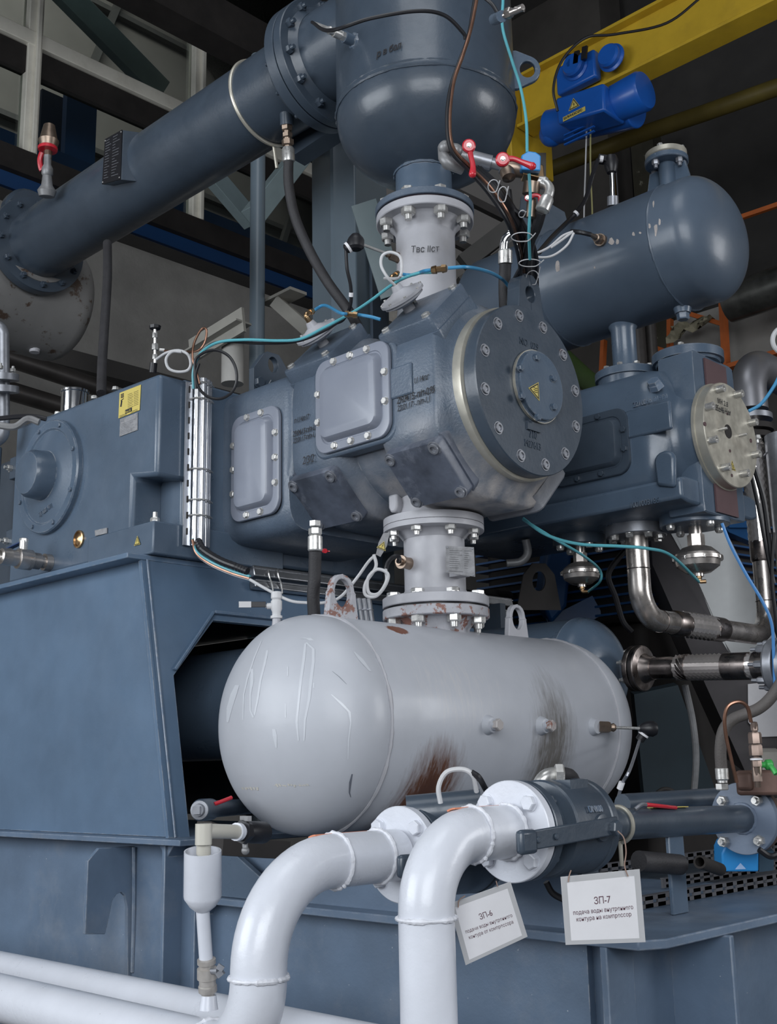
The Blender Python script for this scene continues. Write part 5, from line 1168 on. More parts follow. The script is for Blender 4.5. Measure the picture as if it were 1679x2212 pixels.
def cable(pp, d, r, m, nm, lab, cat='cable', grp=None, n=8, par=None):
    g = G(); P = [D(q[0], q[1], q[2] if len(q) > 2 else d) for q in pp]; g.tube(P, r, n); o = g.build(nm, m, par)
    if par is None: tag(o, lab, cat, grp)
    elif lab: o['label'] = lab
    return o
cable([(1170, 455, 3.68), (1160, 490, 3.75), (1146, 520, 3.85), (1140, 560, 3.98), (1140, 600, 4.12), (1140, 680, 4.25)], 0, .018, RUBBER, 'black_hose', 'black hose from the small bent fitting down to the cable bundle', 'hose')
cable([(1030, 0, 3.6), (1018, 60, 3.6), (1000, 120, 3.58), (980, 180, 3.56), (972, 260, 3.55), (980, 320, 3.55), (1018, 362, 3.58), (1062, 408, 3.62), (1102, 470, 3.68), (1125, 540, 3.9), (1135, 600, 4.1)], 0, .0055, COPPER, 'copper_lead', 'copper coloured lead running down over the upright vessel to the bundle')
cable([(1026, 0, 3.61), (1012, 80, 3.61), (994, 130, 3.59), (974, 190, 3.56), (966, 260, 3.55), (975, 325, 3.55), (1012, 368, 3.58), (1056, 418, 3.62), (1096, 480, 3.68), (1118, 545, 3.9), (1128, 610, 4.1)], 0, .0065, BLACK, 'black_lead', 'black lead beside the copper coloured one on the upright vessel')
for i, (dx, r_) in enumerate(((0, .014), (14, .016), (26, .012), (38, .013))):
    dz = .012*i; pp = [(1022+dx*.3, 365, 3.62+dz), (1062+dx*.3, 403, 3.65+dz), (1093+dx*.4, 453, 3.72+dz), (1118+dx*.5, 503, 3.84+dz), (1132+dx*.6, 550, 3.98+dz), (1130+dx*.7, 600, 4.12+dz), (1128+dx*.8, 680, 4.25+dz)]
    cable(pp, 3.66+.02*i, r_, BLACK, 'bundle_cable', ('leftmost', 'second from the left', 'third from the left', 'rightmost')[i]+' of the thick black cables bundled behind the end cover lug', grp='black cable bundle')
cable([(1096, 680, 4.2), (1110, 610, 4.1), (1135, 560, 3.95), (1140, 520, 3.86)], 0, .009, BLACK, 'bundle_cable', 'thin black cable crossing low in the bundle', grp='black cable bundle')
cable([(1100, 410, 3.75), (1106, 445, 3.75), (1125, 462, 3.75), (1150, 470, 3.78), (1155, 500, 3.8)], 0, .008, BLACK, 'pigtail_cable', 'short black cable with white ties hanging below the brass solenoid')
for i, (x, y, w_, h_, tl) in enumerate(((1066, 402, .016, .014, .0), (1086, 420, .014, .020, .4), (1128, 512, .034, .010, .2), (1145, 568, .036, .008, .1), (1128, 462, .010, .006, 0), (1150, 600, .022, .030, .8))):
    g = G(); c = D(x, y, 3.58+(.12*max(0, i-1) if i != 4 else .08)); g.tube([c+RT*(w_*cos(q))+UP*(h_*sin(q)*cos(tl))-FW*(.02*sin(q)) for q in [k*.55 for k in range(11)]]+[c+RT*w_*1.3+UP*h_*1.3], .0018, 5)
    tag(g.build('cable_tie', CABW), ['white cable tie on the bundle below the first red lever', 'white cable tie on the bundle below the second red lever', 'white cable tie on the widest part of the bundle', 'white cable tie ends spread over the lower bundle', 'small white tie on the short pigtail cable', 'looped white tie hanging at the foot of the bundle'][i], 'cable tie')
cable([(1087, 0, 3.9), (1086, 60, 3.9), (1106, 130, 3.9), (1125, 190, 3.9), (1137, 260, 3.8), (1139, 330, 3.72)], 0, .005, CABT, 'air_tube', 'thin teal tube hanging past the vessel lug to the blue solenoid coil', 'tube')
cable([(1143, 375, 3.64), (1146, 430, 3.66), (1143, 500, 3.7), (1145, 560, 3.8)], 0, .005, CABT, 'air_tube', 'thin teal tube dropping below the brass solenoid', 'tube')
cable([(1277, 507, 4.25), (1255, 502, 4.25), (1235, 500, 4.3)], 0, .009, BLACK, 'sensor_plug', 'short black plug lead at the sensor of the dark vessel', 'plug')
for i, pp in enumerate(([(1238, 500), (1215, 510), (1185, 535), (1150, 548), (1120, 540)], [(1240, 503), (1225, 530), (1195, 552), (1165, 556), (1135, 548)], [(1236, 502), (1205, 525), (1190, 535)])):
    cable(pp, 4.15, .0045, CABW, 'white_lead', ('upper', 'lower', 'innermost')[i]+' of the white leads draped over the left end of the dark vessel', grp='white sensor leads')
g = G(); g.tube(bend([D(1088, 545, 4.22), D(1090, 505, 4.22), D(1118, 505, 4.22), D(1122, 530, 4.22)], .04), .016, 12, smooth=False); g.build
o = tag(g.build('bent_fitting', CHROME), 'polished bent hose fitting left of the cable bundle', 'fitting')
g = G(); g.lathe(D(1092, 540, 4.2), -UP, [(0, .022), (.005, .026), (.05, .026), (.052, .022)], 20); g.build('crimp', STEEL, o)
g = G(); g.tube([D(1092, 572, 4.2), D(1090, 620, 4.2), D(1092, 680, 4.2)], .022, 14); g.build('hose', RUBBER, o)
# probe behind the dark vessel
pb_ = thing('temperature_probe', D(1320, 400, 5.4), 'temperature probe with black head standing behind the top of the dark vessel', 'temperature probe')
g = G(); g.lathe(D(1320, 352, 5.4), AZ, [(-.05, .022), (-.03, .03), (.01, .036), (.03, .03), (.035, 0)], 18); g.bar(D(1292, 343, 5.4), D(1318, 347, 5.4), .04, .03); g.build('head', BLACK, pb_)
g = G(); g.cyl(D(1322, 360, 5.4), D(1324, 430, 5.4), .012, n=12); g.build('rod', CHROME, pb_)
g = G(); g.cyl(D(1324, 425, 5.4), D(1324, 445, 5.4), .026, n=14); g.build('gland', STEELG, pb_)
g = G(); g.cyl(D(1296, 343, 5.36), D(1303, 344, 5.36), .016, n=10); g.build('head_sticker', PAPER, pb_)
cable([(1292, 345, 5.36), (1278, 385, 5.3), (1265, 430, 5.2), (1240, 465, 5.), (1195, 510, 4.6), (1165, 545, 4.2)], 0, .010, BLACK, 'probe_cable', 'black cable from the rear probe head down across the dark vessel shoulder')
g = G(); g.cyl(D(1247, 459, 5.0), D(1243, 463, 5.0), .014, n=10); tag(g.build('cable_sleeve', PAPER), 'white marker sleeve on the black cable above the dark vessel', 'sleeve')

# ================================================================== STEEL COLUMNS
cl = thing('box_column', (-3.917, 3.85, 2.282), 'wide blue grey rolled steel column behind the large cylinder', 'column')
g = G(); g.box((-3.93, 3.78, 3.05), (.15, .012, 3.9)); g.box((-3.93, 3.97, 3.05), (.15, .012, 3.9)); g.box((-3.93, 3.87, 3.05), (.012, .18, 3.9)); 
g.bm.free(); g = G()
xl, xm, xr_ = oY(674, 500, 3.75).x, oY(728, 500, 3.70).x, oY(778, 500, 3.75).x
g.prism([V(xl, 3.75, 2.282), V(xm-.03, 3.68, 2.282), V(xm-.012, 3.668, 2.282), V(xm+.012, 3.668, 2.282), V(xm+.03, 3.68, 2.282), V(xr_, 3.72, 2.282), V(xr_, 3.95, 2.282), V(xl, 3.95, 2.282)], (0, 0, oY(700, 290, 3.7).z-2.282))
g.build('shaft', COLM, cl, bevel=.006)
g = G(); g.box(((xl+xr_)/2, 3.8, oY(700, 300, 3.7).z), (.36, .36, .03)); g.build('cap_plate', PBD, cl)
for (x, y, r_) in ((787, 470, .10), (786, 560, .07)): pass
g = G(); g.box((xr_+.02, 3.85, 3.6), (.02, .1, 1.0)); g.build('side_rail', PBD, cl)
g = G(); c = V(-5.395, 4.4, 0); g.cyl(c, c+AZ*6.2, .049, n=32); tag(g.build('pole_column', COLM), 'slim round grey pole left of the box column', 'pole')
g = G(); g.bar(D(640, 330, 5.4), D(760, 250, 5.2), .10, .10); tag(g.build('arm_bracket', PBD), 'dark arm bracket under the suction flange beside the column head', 'bracket')
g = G(); g.bar(D(786, 440, 5.4), D(850, 640, 5.4), .12, .05, FW); tag(g.build('knee_brace', TEAL), 'dark knee brace slanting down behind the grey neck pipe', 'brace')

# ================================================================== LEFT SIDE PIPES, CABLES AND CONDUITS
cable([(232, 525, 5.6), (232, 600, 5.4), (226, 700, 5.2), (221, 780, 5.05), (219, 850, 4.9)], 0, .021, RUBBER, 'vertical_hose', 'black hose hanging straight down behind the crankcase top', 'hose', n=14)
bv = thing('small_ball_valve', D(103, 400, 5.6), 'small ball valve with red handle on top of the suction pipe at the left', 'valve')
g = G(); B_ = lambda x, y: D(x, y, 6.1); g.lathe(B_(101, 425), B_(104, 290)-B_(101, 425), [(0, .04), (.03, .05), (.06, .03), (.11, .024), (.12, .03), (.15, .03), (.17, .02), (.22, .02)], 16); g.build('riser', GI, bv)
g = G(); g.lathe(B_(103, 345), AZ, [(0, .02), (.06, .022), (.07, .045), (.11, .055), (.115, .048), (.20, .03), (.22, 0)], 16); g.build('valve_body', BRONZE, bv)
g = G(); g.lathe(B_(103, 325), AZ, [(0, .05), (.015, .052), (.02, .048)], 18); g.tube([B_(90, 330), B_(86, 345), B_(88, 362), B_(91, 368)], .014, 8); g.build('red_lever', RED, bv)
nv = thing('needle_valve', D(337, 790, 4.6), 'small needle valve with black hand wheel standing behind the crankcase corner', 'valve')
g = G(); N_ = lambda y, x=335: D(x, y, 4.6)
for y, r_, h_ in ((730, .011, .024), (756, .014, .026), (776, .011, .022)): g.hexa(N_(y), AZ, r_, h_)
g.cyl(N_(785), N_(705), .006, n=10); g.cyl(D(345, 756, 4.6), D(356, 757, 4.6), .008, n=10); g.build('valve_body', STEEL, nv)
g = G(); g.lathe(N_(712), AZ, [(0, .012), (.003, .022), (.015, .024), (.019, .014), (.022, 0)], 8); g.build('hand_wheel', BLACK, nv)
g = G(); g.cyl(N_(805, 330), N_(784, 332), .015, n=12); g.build('boot', BLACK, nv)
cable([(338, 776, 4.55), (360, 762, 4.5), (385, 757, 4.45), (405, 765, 4.4), (412, 785, 4.35), (405, 800, 4.35), (383, 803, 4.35), (364, 795, 4.35), (359, 775, 4.35), (372, 760, 4.36), (392, 760, 4.36)], 0, .0055, CABW, 'coiled_white_cable', 'white cable coiled once behind the crankcase corner')
cable([(356, 758, 4.55), (400, 760, 4.45), (428, 757, 4.4), (443, 738, 4.4), (446, 712, 4.4), (435, 712, 4.4), (420, 740, 4.35), (416, 770, 4.3), (424, 800, 4.28), (431, 830, 4.25)], 0, .0045, COPPER, 'copper_tube', 'thin copper tube bent in a loop above the conduit')
RL = [(424, 840), (421, 800), (424, 775), (445, 760), (470, 757), (495, 770), (509, 795), (511, 825), (500, 848), (478, 861), (452, 858), (431, 840), (423, 812), (430, 785)]
cable([(x, y, 4.2) for x, y in RL], 0, .0055, BLACK, 'coiled_black_cable', 'black cable coiled in a wide ring above the conduit')
cable([(418, 840, 4.25), (418, 800, 4.25), (432, 765, 4.25), (470, 740, 4.25), (530, 734, 4.2), (600, 736, 4.15), (650, 732, 4.1), (700, 708, 4.05), (760, 676, 4.0), (800, 650, 3.95), (840, 620, 3.9), (870, 602, 3.85), (905, 590, 3.8), (935, 588, 3.8)], 0, .0055, CABT, 'air_tube', 'teal air tube running from the conduit up to the grey neck pipe', 'tube')
cable([(417, 840, 4.27), (420, 790, 4.27), (445, 752, 4.27), (480, 738, 4.27), (560, 742, 4.2), (640, 738, 4.15), (700, 715, 4.1), (740, 690, 4.05)], 0, .005, BLACK, 'black_lead', 'thin black lead running beside the teal tube above the distance piece')
def nearP(v, x=None): r = px3(v); return r
def px3(v): d = Vector(v)-CAM; z = d.dot(FW); return (CX+FPX*d.dot(RT)/z, CY-FPX*d.dot(UP)/z, z)
f1, f2 = px3(F1), px3(F2)
cable([f2, (f2[0]+25, f2[1]-12, f2[2]), (735, 676, 3.95), (752, 678, 3.95)], 0, .006, CABB, 'air_tube', 'short blue air tube on the actuator beside the box column', 'tube')
cable([(775, 680, 3.95), (800, 684, 3.93), (822, 690, 3.92)], 0, .006, CABB, 'air_tube', 'short blue air tube right of the brass coupling at the foot of the column', 'tube')
g = G(); g.lathe(D(745, 678, 3.95), D(772, 681, 3.94)-D(745, 678, 3.95), [(0, .010), (.014, .012), (.015, .009), (.03, .009), (.031, .012), (.045, .010)], 6); tag(g.build('brass_coupling', BRASS), 'brass tube coupling at the foot of the box column', 'coupling')
cable([f1, (890, 594, f1[2]-.02), (915, 586, 3.75), (935, 583, 3.72)], 0, .006, CABB, 'air_tube', 'blue air tube from the left actuator elbow to the brass coupling on the neck', 'tube')
g = G(); g.lathe(D(933, 584, 3.72), D(968, 579, 3.70)-D(933, 584, 3.72), [(0, .012), (.016, .014), (.017, .010), (.034, .010), (.035, .014), (.05, .012)], 6); tag(g.build('brass_coupling', BRASS), 'brass tube coupling in front of the grey neck pipe', 'coupling')
cable([(968, 579, 3.70), (1010, 577, 3.7), (1055, 587, 3.85), (1085, 603, 4.08), (1102, 622, 4.15)], 0, .006, CABB, 'air_tube', 'bright blue air tube arching from the neck pipe coupling down to the right', 'tube')
cable([(f1[0]-30, f1[1]+10, f1[2]), (862, 600, 3.70), (868, 575, 3.7), (863, 553, 3.7), (843, 545, 3.7), (826, 553, 3.7), (824, 575, 3.7), (838, 600, 3.7), (853, 616, 3.72)], 0, .005, CABW, 'white_lead', 'white lead looped around the neck probe gland')
# upright conduit pack on the crankcase corner
cp = thing('conduit_pack', (-3.46, 2.52, 2.32), 'upright pack of bright galvanised conduits strapped beside the crankcase corner', 'conduit')
zc0, zc1 = 2.325, 2.985
ya_ = [2.515, 2.545, 2.575, 2.598]
g = G(); 
g.box((-3.485, 2.508, (zc0+zc1)/2-.01), (.006, .030, zc1-zc0-.02)); g.build('slotted_strip', GALV, cp)
for k in range(10):
    g = G(); g.cyl((-3.481, 2.508, zc0+.04+k*.062), (-3.481, 2.508, zc0+.065+k*.062), .0035, n=8); g.build('slot', DARKST, cp)
for y, r_, x in ((2.535, .013, -3.468), (2.558, .015, -3.460), (2.582, .0125, -3.468), (2.600, .011, -3.478)):
    g = G(); g.cyl((x, y, zc0), (x, y, zc1), r_, n=24); g.build('conduit', GALV, cp)
for z_ in (2.965, 2.90, 2.62, 2.50, 2.44):
    g = G(); g.tube([(-3.485, 2.515, z_), (-3.455, 2.525, z_), (-3.441, 2.558, z_), (-3.452, 2.590, z_), (-3.470, 2.615, z_)], .0032, 6); g.build('strap', STEEL, cp)
for i, (m_, r_, k, nm, lab) in enumerate(((COPPER, .006, 0, 'copper_lead', 'copper coloured lead curving out below the conduit pack'), (CABT, .005, -5, 'air_tube', 'teal tube curving out below the conduit pack'), (CABW, .0045, 2, 'white_lead', 'pale lead curving out below the conduit pack'))):
    cable([(416, 1165+k*.3, 4.26), (425, 1195+k*.8, 4.25), (455, 1218+k, 4.2), (500, 1238+k, 4.15), (540, 1250+k, 4.1)], 0, r_, m_, nm, lab)
g = G(); P = [D(x, y, d) for x, y, d in ((428, 1168, 4.26), (440, 1188, 4.22), (475, 1210, 4.17), (510, 1224, 4.13), (535, 1234, 4.1))]; g.tube(P, .013, 12, mod=lambda i, q: .0016*(i % 2)); tag(g.build('corrugated_sleeve', BLACK, ang=20), 'black corrugated cable sleeve curving from the conduit pack to the tray', 'sleeve')
ty = thing('cable_tray', D(700, 1255, 4.4), 'galvanised conduit pair running along the pedestal side under the cylinder', 'conduit')
def PN(x, y, k=.03): 
    return oN(x, y, nrm, A_+nrm*k)
for (a_, b3, r_) in (((540, 1236), (1100, 1305), .028), ((545, 1262), (1100, 1328), .020)):
    g = G(); p, q = PN(*a_), PN(*b3); g.bar(p, q, r_*1.6, r_*1.8, nrm); g.build('conduit', mat('dark_galvanised_%d' % int(r_*1e4), (.40, .41, .43), .3, .9, var=.25, vs=10), ty, bevel=.004)
    g = G(); g.bar(p+nrm*.024+V(0, 0, .01), q+nrm*.024+V(0, 0, .01), .004, .005, nrm); g.build('conduit_ridge', GALV, ty)
for x in (582, 602): 
    g = G(); g.tube([PN(x, 1222, .0), PN(x-2, 1232, .06), PN(x, 1246, .065), PN(x+6, 1262, .06), PN(x+8, 1282, .05)], .0035, 6); g.build('strap', STEEL, ty)
cable([(540, 1252, 4.1), (580, 1275, 4.05), (625, 1297, 4.02), (660, 1302, 4.0), (700, 1302, 3.98), (735, 1290, 3.96), (770, 1250, 3.95), (795, 1215, 3.93), (810, 1200, 3.92)], 0, .0055, CABW, 'white_lead', 'white lead sagging past the rubber drain hose to the small tag')
cable([(808, 1198, 3.92), (812, 1225, 3.91), (790, 1260, 3.90), (790, 1285, 3.90), (812, 1288, 3.9), (832, 1265, 3.9), (838, 1240, 3.9), (815, 1230, 3.9), (795, 1250, 3.9), (797, 1280, 3.9), (818, 1282, 3.9), (835, 1255, 3.9), (833, 1230, 3.92)], 0, .006, CABW, 'coiled_white_lead', 'white lead rolled in a small coil left of the riser pipe')
g = G(); p = [D(x, y, 3.9) for x, y in ((828, 1152), (842, 1150), (836, 1180), (822, 1203), (812, 1198), (818, 1172))]; g.prism(p, FW*.003); hc = tag(g.build('hanging_tag', PLATE), 'small metal tag with a yellow triangle hanging by the riser flange', 'tag')
warn_sign(hc, D(826, 1180, 3.895), (RT-UP*.4).normalized(), (UP+RT*.4).normalized(), .030, -FW)
for i, x in enumerate((775, 786, 797)):
    g = G(); g.cyl(D(x, 1292, 4.25), D(x+8, 1345, 4.25), .009, n=14); g.torus(D(x+4, 1318, 4.25), AZ, .010, .003, 16, 6); tag(g.build('threaded_conduit', GALV), ('left', 'middle', 'right')[i]+' of three short bright conduits behind the rusty lug', 'conduit', 'three short conduits')
rh = thing('rubber_drain_hose', D(680, 1240, 3.75), 'black rubber hose with bright crimped end hanging below the left square valve cover', 'hose')
g = G(); a_ = -AZ; P = lambda y, x=681: D(x, y, 3.78)
g.hexa(P(1126), a_, .020, .02); g.hexa(P(1142), a_, .022, .022); g.build('union', STEEL, rh)
g = G(); g.lathe(P(1156), a_, [(0, .018), (.006, .024), (.05, .0245), (.054, .021)], 24); g.build('crimp', STEEL, rh)
g = G(); g.tube([P(1185), P(1240, 680), P(1290, 677), P(1345, 680)], .021, 16); g.build('hose', RUBBER, rh)
g = G(); g.cyl(D(700, 1190, 3.85), D(703, 1190, 3.84), .008, n=10); g.box(D(709, 1191, 3.85), (.010, .006, .004)); tag(g.build('red_plug', RED), 'tiny red plug just right of the crimped drain hose end', 'plug')

# left edge pipes
lp = thing('edge_pipe', D(5, 850, 4.9), 'thin dark pipe with a bolted flange at the left edge', 'pipe')
g = G(); g.tube(bend([D(-20, 700, 5.), D(5, 712, 5.), D(6, 940, 5.), D(-20, 960, 5.)], .04), .030, 18, smooth=False); g.build('pipe', STEELG, lp)
for y in (808, 834): g = G(); g.cyl(D(2, y, 4.95), D(2, y+14, 4.95), .075, n=36); g.build('flange', STEELG, lp)
bolt_circle(lp, D(2, 806, 4.95), AZ, .058, 6, kind='nut', r=.012, h=.014, m=STEEL)
cable([(-10, 905, 4.5), (40, 900, 4.5), (75, 900, 4.5), (100, 905, 4.5)], 0, .010, BLACK, 'edge_cable', 'black cable lying on the crankcase end at the left edge')
cable([(-20, 915, 4.4), (30, 922, 4.4), (60, 905, 4.4), (85, 912, 4.4)], 0, .014, GI, 'bent_tube', 'bent grey tube at the upper left shoulder of the crankcase', 'tube')

# teal tube under the end cover, to the actuators
fa, fb = px3(FA), px3(FB)
cable([(1130, 1120, 4.3), (1180, 1155, 4.25), (1250, 1175, 4.2), (1340, 1180, 4.2), (1400, 1185, 4.2), (1450, 1200, 4.3), (fa[0], fa[1], fa[2])], 0, .006, CABT, 'air_tube', 'teal air tube sagging under the small cylinder to the shiny actuator', 'tube')
cable([(1130, 1122, 4.3), (1200, 1165, 4.3), (1260, 1200, 4.5), (1295, 1230, 4.7), (1297, 1255, 4.75), (fb[0]+12, fb[1], fb[2])], 0, .0055, CABT, 'air_tube', 'teal air tube looping to the darker actuator', 'tube')
cable([(1350, 1190, 5.2), (1322, 1225, 5.2), (1315, 1250, 5.2), (1330, 1290, 5.2), (1345, 1340, 5.2), (1365, 1365, 5.2)], 0, .013, BLACK, 'flexible_cable', 'black flexible cable hanging in front of the motor fins')
cable([(1136, 1165, 5.0), (1140, 1195, 5.0), (1125, 1213, 5.0), (1095, 1217, 5.0)], 0, .018, GI, 'steam_elbow', 'small metal elbow in the dark below the large cylinder', 'fitting', n=12)
cable([(1480, 1480, 4.7), (1497, 1560, 4.7), (1504, 1640, 4.7), (1497, 1735, 4.7)], 0, .014, GI, 'grey_hose', 'thin grey hose hanging below the dark braided line', 'hose', n=10)

# ================================================================== DARK INNER BODIES (shade side machinery)
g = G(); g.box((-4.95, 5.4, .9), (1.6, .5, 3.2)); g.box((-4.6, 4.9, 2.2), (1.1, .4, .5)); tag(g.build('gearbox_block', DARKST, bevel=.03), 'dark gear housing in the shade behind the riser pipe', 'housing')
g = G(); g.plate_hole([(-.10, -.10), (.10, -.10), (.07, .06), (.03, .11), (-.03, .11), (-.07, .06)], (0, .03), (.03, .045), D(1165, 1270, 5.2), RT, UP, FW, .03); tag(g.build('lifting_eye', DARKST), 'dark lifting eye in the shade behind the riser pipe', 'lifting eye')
g = G(); g.prism([D(x, y, 5.3) for x, y in ((1370, 1500), (1465, 1480), (1560, 1745), (1395, 1745))], FW*.08); tag(g.build('support_pedestal', mat('shaded_dark_blue', (.022, .036, .046), .5)), 'dark blue support plate in the shade right of the grey tank', 'support')  # plate colour darkened to stand in for the shade around it
g = G(); g.torus(D(1440, 1730, 4.6), V(.6, -.6, 0), .045, .010, 30, 8); tag(g.build('lifting_ring', DARKST), 'dark ring standing on the skid right of the grey tank', 'ring')

# ================================================================== FOREGROUND WATER PIPES
XA, ZA, YA = -1.656, 1.356, 2.075
XB, ZB, YB = -1.945, 1.300, 2.02
RP = .0572
def weld(par, c, ax, r=RP, t=.0052, jit=.35):
    g = G(); g.torus(c, ax, r+.001, t, 60, 8, jit); return g.build('weld_bead', WHITED, par)
wa = thing('water_pipe', (XA, 1.80, .9), 'white painted upright water pipe with an elbow, nearest the middle', 'pipe')
yv = 1.797
g = G(); g.tube(bend([V(XA, yv, .55), V(XA, yv, ZA), V(XA, YA-.01, ZA)], .145, 14), RP, 48, smooth=False); g.build('pipe', WHITE, wa)
for c_, a_ in ((V(XA, yv, ZA-.155), AZ), (V(XA, yv, .985), AZ), (V(XA, yv+.150, ZA), AY), (V(XA, YA-.012, ZA), AY)): weld(wa, c_, a_)
g = G(); g.lathe((XA, YA-.0, ZA), AY, [(0, .108), (.002, .110), (.022, .110), (.024, .108)], 72); g.build('flange', WHITE, wa)
bolt_circle(wa, V(XA, YA, ZA), -AY, .087, 4, ph=pi/4, kind='hex', r=.0175, h=.016, m=WHITE); 
wb = thing('water_pipe', (XB, 1.62, .9), 'white painted water pipe sweeping down and away to the left edge', 'pipe')
yb2 = 1.60; RB = RP*1.02
g = G(); g.tube(bend([V(-4.6, yb2, .925), V(XB, yb2, .925), V(XB, yb2, ZB), V(XB, YB-.01, ZB)], [.16, .20], 16), RB, 48, smooth=False); g.build('pipe', WHITE, wb)
for c_, a_ in ((V(XB, yb2, 1.085), AZ), (V(XB, yb2+.215, ZB), AY), (V(XB, YB-.07, ZB), AY), (V(XB-.165, yb2, .925), AX)): weld(wb, c_, a_, RB)
g = G(); g.lathe((XB, YB, ZB), AY, [(0, .108), (.002, .110), (.022, .110), (.024, .108)], 72); g.build('flange', WHITE, wb)
bolt_circle(wb, V(XB, YB, ZB), -AY, .087, 4, ph=pi/4, kind='hex', r=.0175, h=.016, m=WHITE)
g = G(); yr = 1.86; zr = oY(0, 2057, yr+.0).z-.055; g.cyl((-5.5, yr, zr), (-.6, yr, zr), RP, n=40); tag(g.build('water_pipe', WHITE), 'white painted level pipe running behind the two bent water pipes', 'pipe')

ORP = mat('orange_paint_streak', (.62, .22, .12), .5)
for par_, X_, ya2, yb3, Z_, R_ in ((wa, XA, yv+.10, YA-.03, ZA, RP), (wb, XB, yb2+.16, YB-.10, ZB, RB)):
    g = G(); g.rings([[V(X_+(R_+.0006)*sin(radians(q)), y_, Z_+(R_+.0006)*cos(radians(q))) for q in (-26, -18, -10, -2)]+[V(X_+(R_-.003)*sin(radians(q)), y_, Z_+(R_-.003)*cos(radians(q))) for q in (-2, -10, -18, -26)] for y_ in (ya2, yb3)]); g.build('paint_streak', ORP, par_, label='thin orange paint streak')
def ball_valve(X, Y, Z, lab, lever=True):
    v = thing('ball_valve', (X, Y+.03, Z-.11), lab, 'valve')
    g = G(); g.cyl((X, Y+.024, Z), (X, Y+.030, Z), .102, n=56); g.build('gasket', RUBBER, v)
    g = G(); g.lathe((X, Y+.030, Z), AY, [(0, .108), (.002, .110), (.022, .110), (.024, .108), (.03, .078), (.05, .072), (.075, .078), (.08, .105), (.085, .109), (.11, .109)], 64); g.build('front_flange', PBD, v)
    g = G(); g.lathe((X, Y+.140, Z), AY, [(0, .098), (.004, .105), (.105, .108), (.11, .106)], 64); g.box((X+.01, Y+.19, Z+.08), (.10, .07, .055)); g.build('body', PBD, v, bevel=0)
    g = G(); g.lathe((X, Y+.25, Z), AY, [(0, .106), (.003, .109), (.022, .109), (.026, .10), (.04, .06), (.06, .045)], 64); g.build('rear_flange', PBD, v)
    for k in range(4):
        a_ = pi/4+k*pi/2; c_ = V(X+.087*cos(a_), Y+.054, Z+.087*sin(a_)); bolt(v, c_, AY, 'nut', .0175, .018, PBD)
    s_ = V(X+.125, Y+.205, Z+.0); g = G(); g.lathe(V(X+.09, Y+.205, Z), AX, [(0, .032), (.02, .030), (.022, .018), (.05, .016)], 24); g.hexa(s_+V(.012, 0, 0), AX, .018, .014); g.build('stem', PBD, v)
    g = G(); a_ = s_+V(.008, .02, .005); b3 = s_+V(.008, -.335, -.012)
    g.bar(a_, b3, .008, .040, V(1, 0, 0) if False else AZ); g.build('lever', PBD, v, bevel=.003)
    g = G(); g.bar(b3+V(.002, .045, 0), b3+V(.002, -.012, 0), .020, .050, AZ); g.build('lever_grip', PBD, v, bevel=.009)
    for k in (.07, .16): bolt(v, b3.lerp(a_, k*2)+V(.006, 0, 0), AX, 'round', .007, .004, PBD, 'rivet')
    return v, s_
bva, SA = ball_valve(XA, YA, ZA, 'dark blue flanged ball valve with a long lever, on the nearest white pipe')
bvb, SB = ball_valve(XB, YB, ZB, 'dark blue flanged ball valve half hidden behind the nearest white pipe')
write('DN100', V(XA+.105, YA+.160, ZA+.035), AY, V(-.35, 0, 1), .022, PBW, bva, 'cast_lettering', .0015)
# dark pipe from the valve to the round blue flange
dp_ = thing('dark_water_pipe', (XA, 2.8, 1.28), 'dark blue pipe from the ball valve to the round bolted blue flange at the right', 'pipe')
yf_ = 3.20; xf_, zf_ = oY(1605, 1768, yf_).x, oY(1605, 1768, yf_).z
c0_, c1_ = V(XA-.01, YA+.29, ZA-.003), V(xf_, yf_, zf_)
g = G(); g.cyl(c0_, c1_, .0385, n=44); g.build('pipe', PBD, dp_)
ax_ = (c1_-c0_).normalized()
fr = thing('blue_flange', c1_, 'round blue bolted flange at the right edge above the bright blue cube', 'flange')
rf = .100*yf_/3.12
g = G(); g.lathe(c1_, AY, [(0, rf*.985), (.002, rf), (.020, rf), (.022, rf*.985)], 64); g.torus(c1_-AY*.002, AY, .041, .005, 40, 6, .3); g.build('disc', mat('flange_blue', (.15, .19, .26), .38, var=.06, vs=5, bump=.1), fr)
g = G(); g.lathe(c1_+AY*.026, AY, [(0, rf*.98), (.02, rf*.98), (.022, .05), (.3, .05)], 48); g.build('rear_flange', mat('rusty_brown_flange', (.10, .065, .05), .55, .3, var=.3, vs=12, rust=.3), fr)
for x, y in ((1564, 1730), (1638, 1729), (1566, 1818), (1643, 1816)): bolt(fr, oY(x, y, yf_), -AY, 'nut', .0165, .016, STEEL)
g = G(); um = c0_.lerp(c1_, .20); g.torus(um, ax_+V(.12, 0, .05), .043, .0055, 50, 8); g.cyl(um+V(.0, 0, -.04), um+V(0, .0, -.10), .0055, n=8); g.build('u_bolt', BRASSY, dp_, label='bright wire clamp ring')
g = G(); q = um+V(-.045, -.03, .05); g.box(q, (.012, .04, .05)); g.build('clamp_ear', PBD, dp_, bevel=.002)
g = G(); p0_, p1_ = c0_.lerp(c1_, .36), c0_.lerp(c1_, .58); g.box((p0_+p1_)/2+V(.012, 0, .0385), ((p1_-p0_).length, .018, .002), ax_, AX, AZ); g.build('pipe_sticker', YEL, dp_, label='thin yellow sticker with black mark'); 
g = G(); q = p0_.lerp(p1_, .2)+V(.012, 0, .040); g.box(q, (.05, .008, .0008), ax_, AX, AZ); g.build('pipe_sticker_print', INK, dp_)
